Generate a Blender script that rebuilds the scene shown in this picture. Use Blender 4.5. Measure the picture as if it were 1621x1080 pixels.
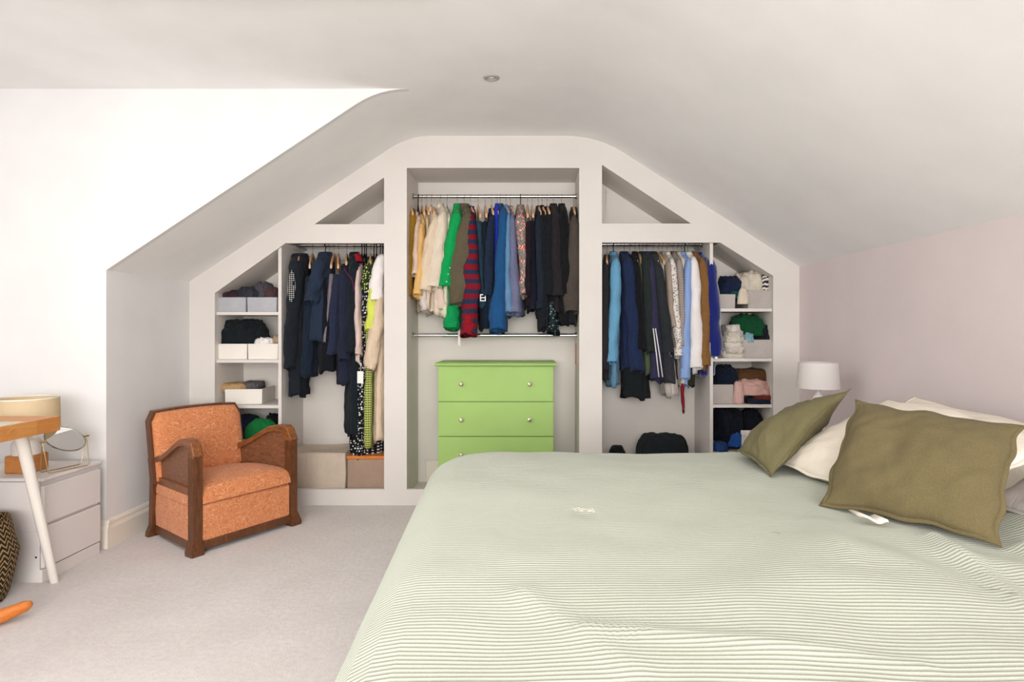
import bpy, math, random
from mathutils import Vector, Matrix, noise
random.seed(7)
for o in list(bpy.data.objects): bpy.data.objects.remove(o)
SC = bpy.context.scene
COL = SC.collection
PI = math.pi
# ------------------------------------------------------------------ camera, world, lights
F, HC, VX, VY = 950.0, 1.2, 843.0, 522.0          # focal length in px, eye height, vanishing point of the room's long axis
cd = bpy.data.cameras.new('camera'); cam = bpy.data.objects.new('camera', cd); COL.objects.link(cam)
cam.location = (0, 0, HC); cam.rotation_euler = (PI/2, 0, 0)
cd.sensor_width = 36.0; cd.sensor_fit = 'HORIZONTAL'; cd.lens = 36.0*F/1621.0
cd.shift_x = -(VX-810.5)/1621.0; cd.shift_y = (VY-540.0)/1621.0
cd.clip_start = 0.05
SC.camera = cam
w = bpy.data.worlds.new('world'); SC.world = w; w.use_nodes = True
w.node_tree.nodes['Background'].inputs[0].default_value = (0.93, 0.97, 1.0, 1)
w.node_tree.nodes['Background'].inputs[1].default_value = 0.45
def area(name, loc, rot, sx, sy, power, col=(1, 1, 1)):
    l = bpy.data.lights.new(name, 'AREA'); l.shape = 'RECTANGLE'; l.size = sx; l.size_y = sy; l.energy = power; l.color = col
    o = bpy.data.objects.new(name, l); COL.objects.link(o); o.location = loc; o.rotation_euler = rot
    return o
area('daylight_dormer', (-2.9, 1.3, 1.52), (0, -PI/2, 0), 1.2, 1.8, 8, (0.99, 0.99, 1.0))
area('fill_rear', (0.2, -3.1, 1.5), (PI/2, 0, 0), 3.2, 1.9, 205, (0.98, 0.985, 1.0))  # added fill from behind the camera, no known window there
area('fill_ceiling', (-1.35, 1.45, 2.515), (0, 0, 0), 1.8, 1.6, 18, (1.0, 1.0, 1.0))  # added ceiling fill above the view, no known roof window
SC.view_settings.view_transform = 'Standard'; SC.view_settings.look = 'None'
SC.view_settings.gamma = 1.0; SC.view_settings.use_curve_mapping = False
SC.view_settings.exposure = 0.17

# ------------------------------------------------------------------ helpers
def P(px, py, Y): return Vector(((px-VX)*Y/F, Y, HC-(py-VY)*Y/F))
def lin(c):
    r = []
    for v in c[:3]:
        v = v/255.0
        r.append(v/12.92 if v <= 0.04045 else ((v+0.055)/1.055)**2.4)
    return (r[0], r[1], r[2], 1)
ORG = {}
class MB:
    def __init__(s): s.v = []; s.f = []; s.uv = []
    def q(s, idx, uv=None): s.f.append(tuple(idx)); s.uv.append(uv)
    def box(s, x0, x1, y0, y1, z0, z1, bev=0.0):
        b = len(s.v)
        if bev <= 0:
            s.v += [Vector(p) for p in ((x0,y0,z0),(x1,y0,z0),(x1,y1,z0),(x0,y1,z0),(x0,y0,z1),(x1,y0,z1),(x1,y1,z1),(x0,y1,z1))]
            for f in ((0,3,2,1),(4,5,6,7),(0,1,5,4),(1,2,6,5),(2,3,7,6),(3,0,4,7)): s.q([b+i for i in f])
        else:
            c = bev
            rings = []
            for (z, e) in ((z0, c), (z0+c, 0), (z1-c, 0), (z1, c)):
                k = c
                rings.append([Vector(p) for p in ((x0+k,y0+e,z),(x1-k,y0+e,z),(x1-e,y0+k,z),(x1-e,y1-k,z),(x1-k,y1-e,z),(x0+k,y1-e,z),(x0+e,y1-k,z),(x0+e,y0+k,z))])
            s.loft(rings, cap=True)
        return s
    def loft(s, rings, closed=True, cap=False, capa=None, capb=None, U=None, V=None):
        b = len(s.v); n = len(rings[0])
        for r in rings: s.v += [Vector(p) for p in r]
        m = n if closed else n-1
        for i in range(len(rings)-1):
            for k in range(m):
                k2 = (k+1) % n
                uv = None
                if U is not None:
                    uv = ((U[k], V[i]), (U[k+1], V[i]), (U[k+1], V[i+1]), (U[k], V[i+1]))
                s.q((b+i*n+k, b+i*n+k2, b+(i+1)*n+k2, b+(i+1)*n+k), uv)
        if cap or capa: s.q([b+k for k in range(n)][::-1])
        if cap or capb: s.q([b+(len(rings)-1)*n+k for k in range(n)])
        return s
    def tube(s, path, r, n=8, cap=True, sq=1.0):
        path = [Vector(p) for p in path]; rings = []
        up = Vector((0, 0, 1)); prev = None
        for i, p in enumerate(path):
            t = (path[min(i+1, len(path)-1)]-path[max(i-1, 0)]).normalized()
            if prev is None:
                a = t.cross(up)
                if a.length < 1e-3: a = t.cross(Vector((0, 1, 0)))
                a.normalize()
            else:
                a = prev - t*prev.dot(t); a.normalize()
            prev = a; c = t.cross(a).normalized()
            rr = r[i] if isinstance(r, (list, tuple)) else r
            rings.append([p+(a*math.cos(2*PI*k/n)+c*math.sin(2*PI*k/n)*sq)*rr for k in range(n)])
        return s.loft(rings, cap=cap)
    def lathe(s, prof, c, n=24, axis='z', cap=True):
        rings = []
        for (r, h) in prof:
            ring = []
            for k in range(n):
                a = 2*PI*k/n; x, y = r*math.cos(a), r*math.sin(a)
                if axis == 'z': ring.append(Vector((c[0]+x, c[1]+y, c[2]+h)))
                elif axis == 'y': ring.append(Vector((c[0]+x, c[1]+h, c[2]-y)))
                else: ring.append(Vector((c[0]+h, c[1]+x, c[2]+y)))
            rings.append(ring)
        return s.loft(rings, cap=cap)
    def prism(s, pts, ax, a, b):
        # polygon pts in the plane normal to ax, from a to b
        def mk(p, h):
            if ax == 'y': return Vector((p[0], h, p[1]))
            if ax == 'x': return Vector((h, p[0], p[1]))
            return Vector((p[0], p[1], h))
        return s.loft([[mk(p, a) for p in pts], [mk(p, b) for p in pts]], cap=True)
    def xf(s, M): s.v = [M @ v for v in s.v]; return s

def make(name, mb, mat, org, smooth=False, parent=None, auto=None):
    me = bpy.data.meshes.new(name)
    me.from_pydata([tuple(v-org) for v in mb.v], [], mb.f)
    if any(u is not None for u in mb.uv):
        ul = me.uv_layers.new(name='UVMap')
        for pl, u in zip(me.polygons, mb.uv):
            for j, li in enumerate(pl.loop_indices):
                ul.data[li].uv = u[j] if u is not None else (0, 0)
    me.materials.append(mat)
    me.validate()
    if smooth:
        me.polygons.foreach_set('use_smooth', [True]*len(me.polygons))
        if auto:
            me.set_sharp_from_angle(angle=math.radians(auto))
    o = bpy.data.objects.new(name, me); COL.objects.link(o)
    if parent is not None:
        o.parent = parent
    return o
def tag(o, label, cat=None, group=None):
    o['label'] = label
    if cat: o['category'] = cat
    if group: o['group'] = group
    return o
def thing(name, label, cat, loc, group=None, rz=0.0):
    o = bpy.data.objects.new(name, None); COL.objects.link(o); o.empty_display_size = 0.05
    o.location = loc; o.rotation_euler = (0, 0, rz); tag(o, label, cat, group)
    ORG[o.name] = Vector(loc)
    return o
def part(name, mb, mat, parent, smooth=False, label=None, local=False, auto=None, stuff=False):
    org = Vector((0, 0, 0)) if local else ORG[parent.name]
    o = make(name, mb, mat, org, smooth, parent, auto)
    ORG[o.name] = org
    if label: o['label'] = label
    if stuff: o['kind'] = 'stuff'
    return o
def single(name, mb, mat, label, cat, group=None, smooth=False, auto=None):
    xs = [v.x for v in mb.v]; ys = [v.y for v in mb.v]; zs = [v.z for v in mb.v]
    org = Vector(((min(xs)+max(xs))/2, (min(ys)+max(ys))/2, min(zs)))
    o = make(name, mb, mat, org, smooth, None, auto); o.location = org; ORG[o.name] = org
    return tag(o, label, cat, group)
def struct(name, mb, mat, parent=None, smooth=False, auto=None):
    o = make(name, mb, mat, Vector((0, 0, 0)), smooth, parent, auto); ORG[o.name] = Vector((0, 0, 0))
    if parent is None: o['kind'] = 'structure'
    return o
def n3(x, y, z): return noise.noise(Vector((x, y, z)))

# ------------------------------------------------------------------ materials
class NT:
    def __init__(s, name, rough=0.7, spec=0.3, metal=0.0):
        s.m = bpy.data.materials.new(name); s.m.use_nodes = True
        s.t = s.m.node_tree; s.b = s.t.nodes['Principled BSDF']
        s.b.inputs['Roughness'].default_value = rough
        s.b.inputs['Specular IOR Level'].default_value = spec
        s.b.inputs['Metallic'].default_value = metal
        s.n = {}
    def node(s, ty, **kw):
        n = s.t.nodes.new(ty)
        for k, v in kw.items(): setattr(n, k, v)
        return n
    def link(s, a, b): s.t.links.new(a, b)
    def coord(s, kind='Object', scale=(1, 1, 1), rot=(0, 0, 0)):
        tc = s.node('ShaderNodeTexCoord'); mp = s.node('ShaderNodeMapping')
        s.link(tc.outputs[kind], mp.inputs[0]); mp.inputs['Scale'].default_value = scale; mp.inputs['Rotation'].default_value = rot
        return mp.outputs[0]
    def noise(s, vec, scale, detail=3, rough=0.5, dist=0.0):
        n = s.node('ShaderNodeTexNoise'); s.link(vec, n.inputs['Vector']); n.inputs['Scale'].default_value = scale
        n.inputs['Detail'].default_value = detail; n.inputs['Roughness'].default_value = rough; n.inputs['Distortion'].default_value = dist
        return n.outputs['Fac']
    def ramp(s, fac, stops, interp='LINEAR'):
        r = s.node('ShaderNodeValToRGB'); s.link(fac, r.inputs[0]); cr = r.color_ramp; cr.interpolation = interp
        while len(cr.elements) > 1: cr.elements.remove(cr.elements[0])
        cr.elements[0].position = stops[0][0]; cr.elements[0].color = stops[0][1]
        for p, c in stops[1:]:
            e = cr.elements.new(p); e.color = c
        return r.outputs[0]
    def mix(s, fac, a, b, mode='MIX'):
        m = s.node('ShaderNodeMix', data_type='RGBA', blend_type=mode)
        for src, i in ((fac, 0), (a, 6), (b, 7)):
            if hasattr(src, 'is_output') or hasattr(src, 'links'): s.link(src, m.inputs[i])
            else: m.inputs[i].default_value = src
        return m.outputs[2]
    def math(s, op, a, b=0.0):
        m = s.node('ShaderNodeMath', operation=op)
        for src, i in ((a, 0), (b, 1)):
            if hasattr(src, 'links'): s.link(src, m.inputs[i])
            else: m.inputs[i].default_value = src
        return m.outputs[0]
    def bump(s, h, strength=0.3, dist=0.01):
        b = s.node('ShaderNodeBump'); s.link(h, b.inputs['Height']); b.inputs['Strength'].default_value = strength
        b.inputs['Distance'].default_value = dist; s.link(b.outputs[0], s.b.inputs['Normal'])
    def color(s, c):
        if hasattr(c, 'links'): s.link(c, s.b.inputs['Base Color'])
        else: s.b.inputs['Base Color'].default_value = c
def scl(c, k): return (min(1, c[0]*k), min(1, c[1]*k), min(1, c[2]*k), 1)
def paint(name, c, rough=0.6, var=0.03, bump=0.05):
    n = NT(name, rough, 0.25); v = n.coord(); f = n.noise(v, 3.0, 4)
    c = lin(c); n.color(n.ramp(f, [(0.3, scl(c, 1-var)), (0.7, scl(c, 1+var))]))
    if bump: n.bump(n.noise(v, 180, 3), bump, 0.002)
    return n.m
def cloth(name, c, rough=0.9, scale=500, var=0.3, bump=0.5, sheen=0.05, wear=None):
    n = NT(name, rough, 0.1); v = n.coord(); c = lin(c)
    f1 = n.noise(v, scale*0.6, 2, 0.7); f2 = n.noise(v, 9, 4)
    a = n.ramp(f1, [(0.3, scl(c, 1-var)), (0.7, scl(c, 1+var*1.3))])
    n.color(n.mix(0.25, a, n.ramp(f2, [(0.3, scl(c, 0.75)), (0.7, scl(c, 1.2))])))
    v2 = n.coord('Object', (1, 1, 0.32)); wr = n.noise(v2, 30, 4, 0.6, 1.2)
    n.bump(n.math('ADD', n.math('MULTIPLY', f1, 0.35), n.math('MULTIPLY', wr, 2.2)), bump, 0.011 if bump > 0.45 else 0.005)
    n.b.inputs['Sheen Weight'].default_value = sheen
    return n.m
def metal(name, c, rough=0.2):
    n = NT(name, rough, 0.5, 1.0); v = n.coord(); n.color(n.ramp(n.noise(v, 40, 2), [(0, scl(lin(c), 0.92)), (1, lin(c))])); return n.m
def wood(name, c1, c2, rough=0.4, scale=(1, 12, 12), sc=6.0, bump=0.1):
    n = NT(name, rough, 0.4); v = n.coord('Object', scale)
    f = n.noise(v, sc, 5, 0.6, 1.2); g = n.noise(v, sc*6, 3, 0.6)
    a = n.ramp(f, [(0.3, lin(c1)), (0.5, lin([(p+q)/2 for p, q in zip(c1, c2)])), (0.72, lin(c2))])
    n.color(n.mix(0.25, a, n.ramp(g, [(0.35, lin(c1)), (0.65, lin(c2))])))
    n.bump(g, bump, 0.002); return n.m
WALLC = (231, 229, 227)
M = {}
M['wall'] = paint('white_wall_paint', WALLC, 0.75)
M['ceil'] = paint('ceiling_paint', (248, 247, 245), 0.8)
M['lilac'] = paint('lilac_wall_paint', (227, 213, 212), 0.75)
M['board'] = paint('wardrobe_white_paint', (218, 212, 205), 0.5)
M['inner'] = paint('wardrobe_inner_paint', (226, 219, 210), 0.6)
M['trim'] = paint('gloss_trim_paint', (236, 226, 212), 0.4)
M['white'] = paint('white_laminate', (228, 222, 218), 0.45)
M['whitebox'] = paint('white_card', (232, 226, 216), 0.6)
def carpet():
    n = NT('carpet_pile', 0.95, 0.05); v = n.coord()
    f = n.noise(v, 260, 3, 0.7); g = n.noise(v, 3.2, 5, 0.6); k = n.noise(v, 40, 4, 0.7)
    a = n.ramp(f, [(0.3, lin((196, 187, 183))), (0.7, lin((240, 233, 229)))])
    b = n.ramp(g, [(0.35, lin((214, 205, 200))), (0.65, lin((234, 226, 222)))])
    n.color(n.mix(0.3, n.mix(0.5, a, b), n.ramp(k, [(0.35, lin((200, 191, 187))), (0.65, lin((236, 228, 225)))])))
    n.bump(n.math('ADD', f, k), 0.7, 0.006); n.b.inputs['Sheen Weight'].default_value = 0.2
    return n.m
M['carpet'] = carpet()
M['chrome'] = metal('chrome', (205, 205, 205), 0.15)
M['steel'] = metal('steel_wire', (170, 168, 165), 0.25)
M['brass'] = metal('brushed_brass', (214, 190, 150), 0.3)
M['mirror'] = metal('mirror_glass', (240, 240, 240), 0.02)
M['black'] = paint('black_plastic', (22, 22, 24), 0.4, bump=0)
M['greenplastic'] = paint('green_plastic', (90, 165, 120), 0.4, bump=0)
M['hangwood'] = wood('hanger_wood', (188, 138, 98), (222, 180, 138), 0.45, (8, 8, 2), 8)
M['hangwood2'] = wood('hanger_wood_warm', (165, 105, 62), (205, 148, 98), 0.45, (8, 8, 2), 8)
M['green'] = paint('apple_green_paint', (158, 192, 108), 0.5, 0.04)
M['copper'] = wood('bare_orange_wood', (170, 95, 55), (205, 130, 80), 0.5, (12, 12, 1), 6)
M['deskwood'] = wood('honey_oak', (186, 118, 58), (214, 152, 88), 0.4, (14, 1.2, 14), 5)
M['deskend'] = wood('honey_oak_edge', (178, 108, 50), (206, 142, 80), 0.4, (14, 1.2, 14), 7)
M['rocker'] = wood('orange_lacquered_wood', (190, 100, 35), (226, 138, 62), 0.3, (3, 3, 14), 5)
M['glasstop'] = paint('sage_glass_inset', (176, 190, 176), 0.15, bump=0)
M['chairwood'] = wood('walnut_stain', (62, 36, 20), (126, 76, 44), 0.32, (10, 10, 1.5), 7, 0.15)
M['chairwood2'] = wood('worn_oak_arm', (84, 50, 28), (166, 100, 54), 0.3, (9, 1.5, 9), 7, 0.15)
M['chairpanel'] = wood('figured_wood_panel', (88, 54, 36), (158, 106, 74), 0.35, (3, 3, 9), 9, 0.25)
def damask():
    n = NT('terracotta_paisley_fabric', 0.85, 0.15); v = n.coord('Object', (1, 1, 1))
    f = n.noise(v, 7.5, 2, 0.5, 2.2); s = n.math('SINE', n.math('MULTIPLY', f, 85.0))
    line = n.ramp(s, [(0.45, (0, 0, 0, 1)), (0.75, (1, 1, 1, 1))])
    vo = n.node('ShaderNodeTexVoronoi', feature='DISTANCE_TO_EDGE'); n.link(v, vo.inputs['Vector']); vo.inputs['Scale'].default_value = 16
    vl = n.ramp(vo.outputs['Distance'], [(0.02, (1, 1, 1, 1)), (0.07, (0, 0, 0, 1))])
    fac = n.math('MAXIMUM', n.math('MULTIPLY', line, 0.9), n.math('MULTIPLY', vl, 0.3))
    fine = n.noise(v, 400, 2)
    base = n.mix(fac, lin((196, 112, 68)), lin((230, 168, 120)))
    n.color(n.mix(0.3, base, n.ramp(fine, [(0.3, lin((190, 104, 60))), (0.7, lin((236, 170, 122)))])))
    n.bump(n.math('ADD', n.math('MULTIPLY', fac, 0.6), fine), 0.4, 0.003); n.b.inputs['Sheen Weight'].default_value = 0.15
    return n.m
M['damask'] = damask()
def duvetmat():
    n = NT('seersucker_stripe_cotton', 0.9, 0.08); v = n.coord('UV')
    sep = n.node('ShaderNodeSeparateXYZ'); n.link(v, sep.inputs[0])
    tc = n.coord('Object')
    wob = n.math('MULTIPLY', n.noise(tc, 3.0, 2), 0.009)
    y = n.math('ADD', sep.outputs[1], wob)
    s = n.math('SINE', n.math('MULTIPLY', y, 2*PI/0.0118))
    fac = n.ramp(s, [(0.1, (0, 0, 0, 1)), (0.85, (1, 1, 1, 1))])
    f2 = n.noise(tc, 350, 2, 0.6)
    big = n.noise(tc, 2.2, 3)
    base = n.ramp(big, [(0.3, lin((196, 201, 187))), (0.7, lin((203, 208, 196)))])
    c = n.mix(n.math('MULTIPLY', fac, 0.85), base, lin((128, 125, 103)))
    n.color(n.mix(0.15, c, n.ramp(f2, [(0.3, lin((170, 176, 150))), (0.7, lin((232, 236, 220)))])))
    n.bump(n.math('ADD', n.math('MULTIPLY', s, -0.35), n.math('ADD', n.math('MULTIPLY', f2, 0.5), n.math('MULTIPLY', n.noise(tc, 22, 4, 0.6, 0.8), 1.3))), 0.3, 0.004)
    n.b.inputs['Sheen Weight'].default_value = 0.1
    return n.m
M['duvet'] = duvetmat()
M['olive'] = cloth('olive_linen', (107, 96, 67), 0.95, 420, 0.14, 0.3)
M['oliveb'] = cloth('olive_linen_brighter', (114, 107, 76), 0.95, 420, 0.14, 0.3)
M['cream'] = cloth('cream_cotton', (232, 222, 206), 0.9, 420, 0.05, 0.25)
M['lilacsheet'] = cloth('lilac_grey_cotton', (206, 198, 194), 0.9, 420, 0.05, 0.25)
M['greyfelt'] = cloth('grey_marl_bin', (180, 172, 166), 0.95, 520, 0.16, 0.3)
M['bluefelt'] = cloth('blue_grey_marl_bin', (176, 176, 180), 0.95, 520, 0.16, 0.3)
M['taupe'] = cloth('taupe_canvas', (196, 180, 162), 0.9, 300, 0.1, 0.4)
M['taupe2'] = cloth('taupe_felt_box', (162, 138, 120), 0.9, 400, 0.14, 0.25)
M['shade'] = NT('lampshade_fabric', 0.9, 0.1).m
def shade_mat(name, c, tr=0.5):
    n = NT(name, 0.9, 0.1); v = n.coord()
    c = lin(c); n.color(n.ramp(n.noise(v, 500, 2), [(0.2, scl(c, 0.95)), (0.8, scl(c, 1.03))]))
    t = n.node('ShaderNodeBsdfTranslucent'); t.inputs[0].default_value = c
    mx = n.node('ShaderNodeMixShader'); mx.inputs[0].default_value = tr
    out = n.t.nodes['Material Output']
    n.link(n.b.outputs[0], mx.inputs[1]); n.link(t.outputs[0], mx.inputs[2]); n.link(mx.outputs[0], out.inputs[0])
    return n.m
M['shade'] = shade_mat('white_lampshade', (240, 234, 230), 0.3)
M['shade2'] = shade_mat('cream_lampshade', (240, 222, 188), 0.4)
M['ceramic'] = paint('white_ceramic', (236, 230, 224), 0.25, bump=0)
def pattern(name, kind, c1, c2, size=0.02, rough=0.9):
    n = NT(name, rough, 0.1); v = n.coord('UV'); o = n.coord()
    sep = n.node('ShaderNodeSeparateXYZ'); n.link(v, sep.inputs[0]); a, b = lin(c1), lin(c2)
    if kind == 'stripe':
        s = n.math('SINE', n.math('MULTIPLY', n.math('ADD', sep.outputs[1], n.math('MULTIPLY', n.noise(o, 12, 2), 0.02)), 2*PI/size))
        c = n.mix(n.ramp(s, [(0.0, (0, 0, 0, 1)), (0.12, (1, 1, 1, 1))]), a, b)
    elif kind == 'vstripe':
        s = n.math('SINE', n.math('MULTIPLY', sep.outputs[0], 2*PI/size))
        c = n.mix(n.ramp(s, [(0.45, (0, 0, 0, 1)), (0.6, (1, 1, 1, 1))]), a, b)
    elif kind == 'gingham':
        h = [n.math('GREATER_THAN', n.math('SINE', n.math('MULTIPLY', sep.outputs[i], 2*PI/size)), 0.0) for i in (0, 1)]
        avg = n.math('MULTIPLY', n.math('ADD', h[0], h[1]), 0.5)
        c = n.mix(avg, a, b)
    elif kind == 'check':
        h = [n.math('GREATER_THAN', n.math('SINE', n.math('MULTIPLY', sep.outputs[i], 2*PI/size)), 0.1) for i in (0, 1)]
        c = n.mix(n.math('MULTIPLY', h[0], h[1]), a, b)
    elif kind == 'dots':
        vo = n.node('ShaderNodeTexVoronoi'); n.link(v, vo.inputs['Vector']); vo.inputs['Scale'].default_value = 1.0/size; vo.inputs['Randomness'].default_value = 0.6
        c = n.mix(n.ramp(vo.outputs['Distance'], [(0.30, (1, 1, 1, 1)), (0.38, (0, 0, 0, 1))]), a, b)
    elif kind == 'floral':
        f = n.noise(v, 1.0/size, 2, 0.6); g = n.noise(v, 4.0/size, 3)
        red = n.ramp(f, [(0.52, (0, 0, 0, 1)), (0.56, (1, 1, 1, 1))])
        c = n.mix(red, n.mix(n.ramp(g, [(0.4, (0, 0, 0, 1)), (0.6, (1, 1, 1, 1))]), a, scl(a, 0.55)), n.mix(n.ramp(g, [(0.5, (0, 0, 0, 1)), (0.54, (1, 1, 1, 1))]), b, lin((235, 205, 190))))
    n.color(c); n.bump(n.math('ADD', n.noise(o, 300, 2), n.math('MULTIPLY', n.noise(o, 28, 4, 0.6), 1.6)), 0.3, 0.005)
    return n.m
# ------------------------------------------------------------------ room shell
YF = 4.10; YB = 4.51; YD = 3.30                    # wardrobe front, wall behind it, dormer cheek
XL, XR = -2.344, 1.823; ZC = 2.525; ZKL, ZKR = 1.528, 1.632
XCL, XCR = -0.844, 0.444; XW = -3.0; YR = -3.2
def curve3(a, b, c, r, n=7):
    a, b, c = Vector(a), Vector(b), Vector(c)
    p = b+(a-b).normalized()*r; q = b+(c-b).normalized()*r
    return [tuple((1-t)**2*p+2*t*(1-t)*b+t*t*q) for t in [i/(n-1) for i in range(n)]]
profL = [(XL, ZKL)] + curve3((XL, ZKL), (XCL, ZC), (0, ZC), 0.16)
profR = curve3((0, ZC), (XCR, ZC), (XR, ZKR), 0.22) + [(XR, ZKR)]
def sheet(profile, y0, y1, th=0.05):
    m = MB(); up = [(x, z+th) for x, z in profile][::-1]
    m.prism(list(profile)+up, 'y', y0, y1); return m
struct('floor', MB().box(XW-0.2, XR+0.1, YR-0.1, YF+0.03, -0.06, 0.0), M['carpet'])
struct('ceiling', sheet([(XW, ZC), (XCR-0.22, ZC)], YR, YD+0.036, 0.05), M['ceil'])
c2 = MB(); up = [(x, z+0.05) for x, z in profL][::-1]
c2.prism(profL+[(XCR-0.22, ZC), (XCR-0.22, ZC+0.05)]+up, 'y', YD+0.036, YB)
struct('ceiling_left_slope', c2, M['ceil'], smooth=True, auto=35)
struct('ceiling_right_slope', sheet(profR, YR, YB), M['ceil'], smooth=True, auto=35)
# dormer cheek, knee walls, party wall
ck = [(XW, 0.0), (XL, 0.0)] + profL + [(XW, ZC)]
struct('wall_dormer_cheek', MB().prism(ck, 'y', YD, YD+0.035), M['wall'])
struct('wall_left', MB().box(XL-0.05, XL, YD+0.035, YB, 0, ZKL+0.02), M['wall'])
struct('wall_right', MB().box(XR, XR+0.06, YR, YB, 0, ZKR+0.03), M['lilac'])
struct('wall_back', MB().box(XL, XR, YB, YB+0.05, 0, ZC+0.03), M['inner'])
struct('wall_rear', MB().box(XW, XR, YR-0.06, YR, 0, ZC), M['wall'])
wz0, wz1, wy0, wy1 = 0.86, 2.17, 0.75, 3.02
ww = MB(); t0, t1 = XW-0.12, XW
ww.box(t0, t1, YR, wy0, 0, ZC); ww.box(t0, t1, wy1, YD, 0, ZC); ww.box(t0, t1, wy0, wy1, 0, wz0); ww.box(t0, t1, wy0, wy1, wz1, ZC)
struct('wall_dormer_front', ww, M['wall'])
wf = MB(); fx0, fx1 = XW-0.10, XW-0.04
for a, b, c, d in ((wy0, wy1, wz0, wz0+0.05), (wy0, wy1, wz1-0.05, wz1)): wf.box(fx0, fx1, a, b, c, d)
for k in range(4):
    y = wy0 + (wy1-wy0-0.05)*k/3; wf.box(fx0, fx1, y, y+0.05, wz0+0.05, wz1-0.05)
win = struct('window_1', wf, M['trim'])
g = NT('window_glass', 0.0, 0.5); g.b.inputs['Transmission Weight'].default_value = 1.0
for k in range(3):
    y = wy0+0.05+(wy1-wy0-0.05)*k/3
    gp = struct('pane', MB().box(XW-0.075, XW-0.07, y, y+(wy1-wy0-0.05)/3-0.05, wz0+0.05, wz1-0.05), g.m, parent=win)
struct('trim_1', MB().box(XW-0.03, XW+0.06, wy0-0.05, wy1+0.05, wz0-0.03, wz0, 0.004), M['trim'])
def fillframe(name, x0, x1, a0, a1, ax, h0, h1, n):  # plain rectangular frame around an added fill light
    m = MB(); t = 0.06
    def bx_(p0, p1, q0, q1):
        if ax == 'z': m.box(p0, p1, q0, q1, h0, h1)
        else: m.box(p0, p1, h0, h1, q0, q1)
    bx_(x0-t, x1+t, a0-t, a0); bx_(x0-t, x1+t, a1, a1+t); bx_(x0-t, x0, a0, a1); bx_(x1, x1+t, a0, a1)
    struct(name, m, M['trim'])
fillframe('added_frame_ceiling', -2.26, -0.44, 0.64, 2.26, 'z', ZC-0.025, ZC, 0)  # made-up frame around the ceiling fill, out of view
fillframe('added_frame_rear', -1.41, 1.81-0.0, 0.54, 2.46, 'y', YR, YR+0.09, 0)  # made-up frame around the rear fill, behind the camera
# skirting with an ogee top
def skirt(x, y0, y1, sx):
    pr = [(0, 0), (0.022, 0), (0.022, 0.105), (0.017, 0.118), (0.014, 0.124), (0.014, 0.136), (0.006, 0.15), (0, 0.152)]
    m = MB(); m.prism([(x+sx*a, z) for a, z in pr], 'y', y0, y1); return m
struct('baseboard_left', skirt(XL, YD, YF, 1), M['trim'])
pr = [(0, 0), (-0.022, 0), (-0.022, 0.105), (-0.017, 0.118), (-0.014, 0.124), (-0.014, 0.136), (-0.006, 0.15), (0, 0.152)]
struct('baseboard_dormer', MB().prism([(YD+a, z) for a, z in pr], 'x', XW, XL+0.022), M['trim'])
struct('baseboard_right', skirt(XR, YR, YF, -1), M['trim'])
struct('baseboard_back', MB().box(X0c-0.0, X1c, YB-0.02, YB, 0.05, 0.222, 0.004) if False else MB().box(-0.80, 0.27, YB-0.02, YB, 0.055, 0.222, 0.004), M['trim'])
# recessed downlight
M['dlring'] = paint('satin_silver_ring', (176, 172, 164), 0.4, bump=0)
dl = thing('downlight', 'small round silver recessed downlight in the middle of the flat ceiling', 'ceiling light', (-0.216, 3.15, ZC))
cx, cy = -0.216, 3.15
part('trim_ring', MB().lathe([(0.022, -0.001), (0.026, -0.007), (0.036, -0.007), (0.043, -0.003), (0.043, 0.0), (0.022, 0.0)], (cx, cy, ZC), 32, cap=False), M['dlring'], dl, True)
part('reflector', MB().lathe([(0.026, -0.004), (0.018, -0.0015), (0.001, -0.001)], (cx, cy, ZC), 28, cap=False), paint('dull_silver', (196, 194, 188), 0.5, bump=0), dl, True)
part('bulb', MB().lathe([(0.001, -0.005), (0.010, -0.0045), (0.014, -0.003), (0.014, -0.001)], (cx, cy, ZC), 20, cap=False), M['ceramic'], dl, True)

# ------------------------------------------------------------------ fitted wardrobe
def W(px, py, Y=YF): v = P(px, py, Y); return (v.x, v.z)
ward = thing('fitted_wardrobe', 'white built-in open wardrobe filling the end wall under the sloping ceiling', 'wardrobe', (-0.26, YF, 0))
def holed(outer, holes, y0, y1):
    cu = bpy.data.curves.new('c', 'CURVE'); cu.dimensions = '2D'; cu.fill_mode = 'BOTH'; cu.extrude = (y1-y0)/2
    for pts in [outer]+holes:
        sp = cu.splines.new('POLY'); sp.points.add(len(pts)-1); sp.use_cyclic_u = True
        for i, (x, z) in enumerate(pts): sp.points[i].co = (x, z, 0, 1)
    ob = bpy.data.objects.new('c', cu); COL.objects.link(ob)
    me = bpy.data.meshes.new_from_object(ob.evaluated_get(bpy.context.evaluated_depsgraph_get()))
    m = MB(); m.v = [Vector((v.co.x, (y0+y1)/2-v.co.z, v.co.y)) for v in me.vertices]
    for p in me.polygons: m.q(tuple(p.vertices)[::-1])
    m.f = [tuple(f)[::-1] for f in m.f]
    bpy.data.objects.remove(ob); bpy.data.curves.remove(cu); bpy.data.meshes.remove(me)
    return m
outer = [(XL, 0.0)] + profL + profR + [(XR, 0.0)]
zb = 0.108
hC = [W(644, 266), W(917, 266), (W(917, 0)[0], zb), (W(644, 0)[0], zb)]
hL = [W(340, 464), W(452, 385), W(608, 385), (W(608, 0)[0], zb), (W(340, 0)[0], zb)]
hR = [W(953, 384), W(1140, 384), W(1224, 437), (W(1224, 0)[0], zb), (W(953, 0)[0], zb)]
tL = [W(498, 355), W(608, 355), W(608, 281)]
tR = [W(953, 261), W(953, 354), W(1094, 354)]
TF = 0.03
part('front_panel', holed(outer, [hC, hL, hR, tL, tR], YF, YF+TF), M['board'], ward)
y0i = YF+TF
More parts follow.
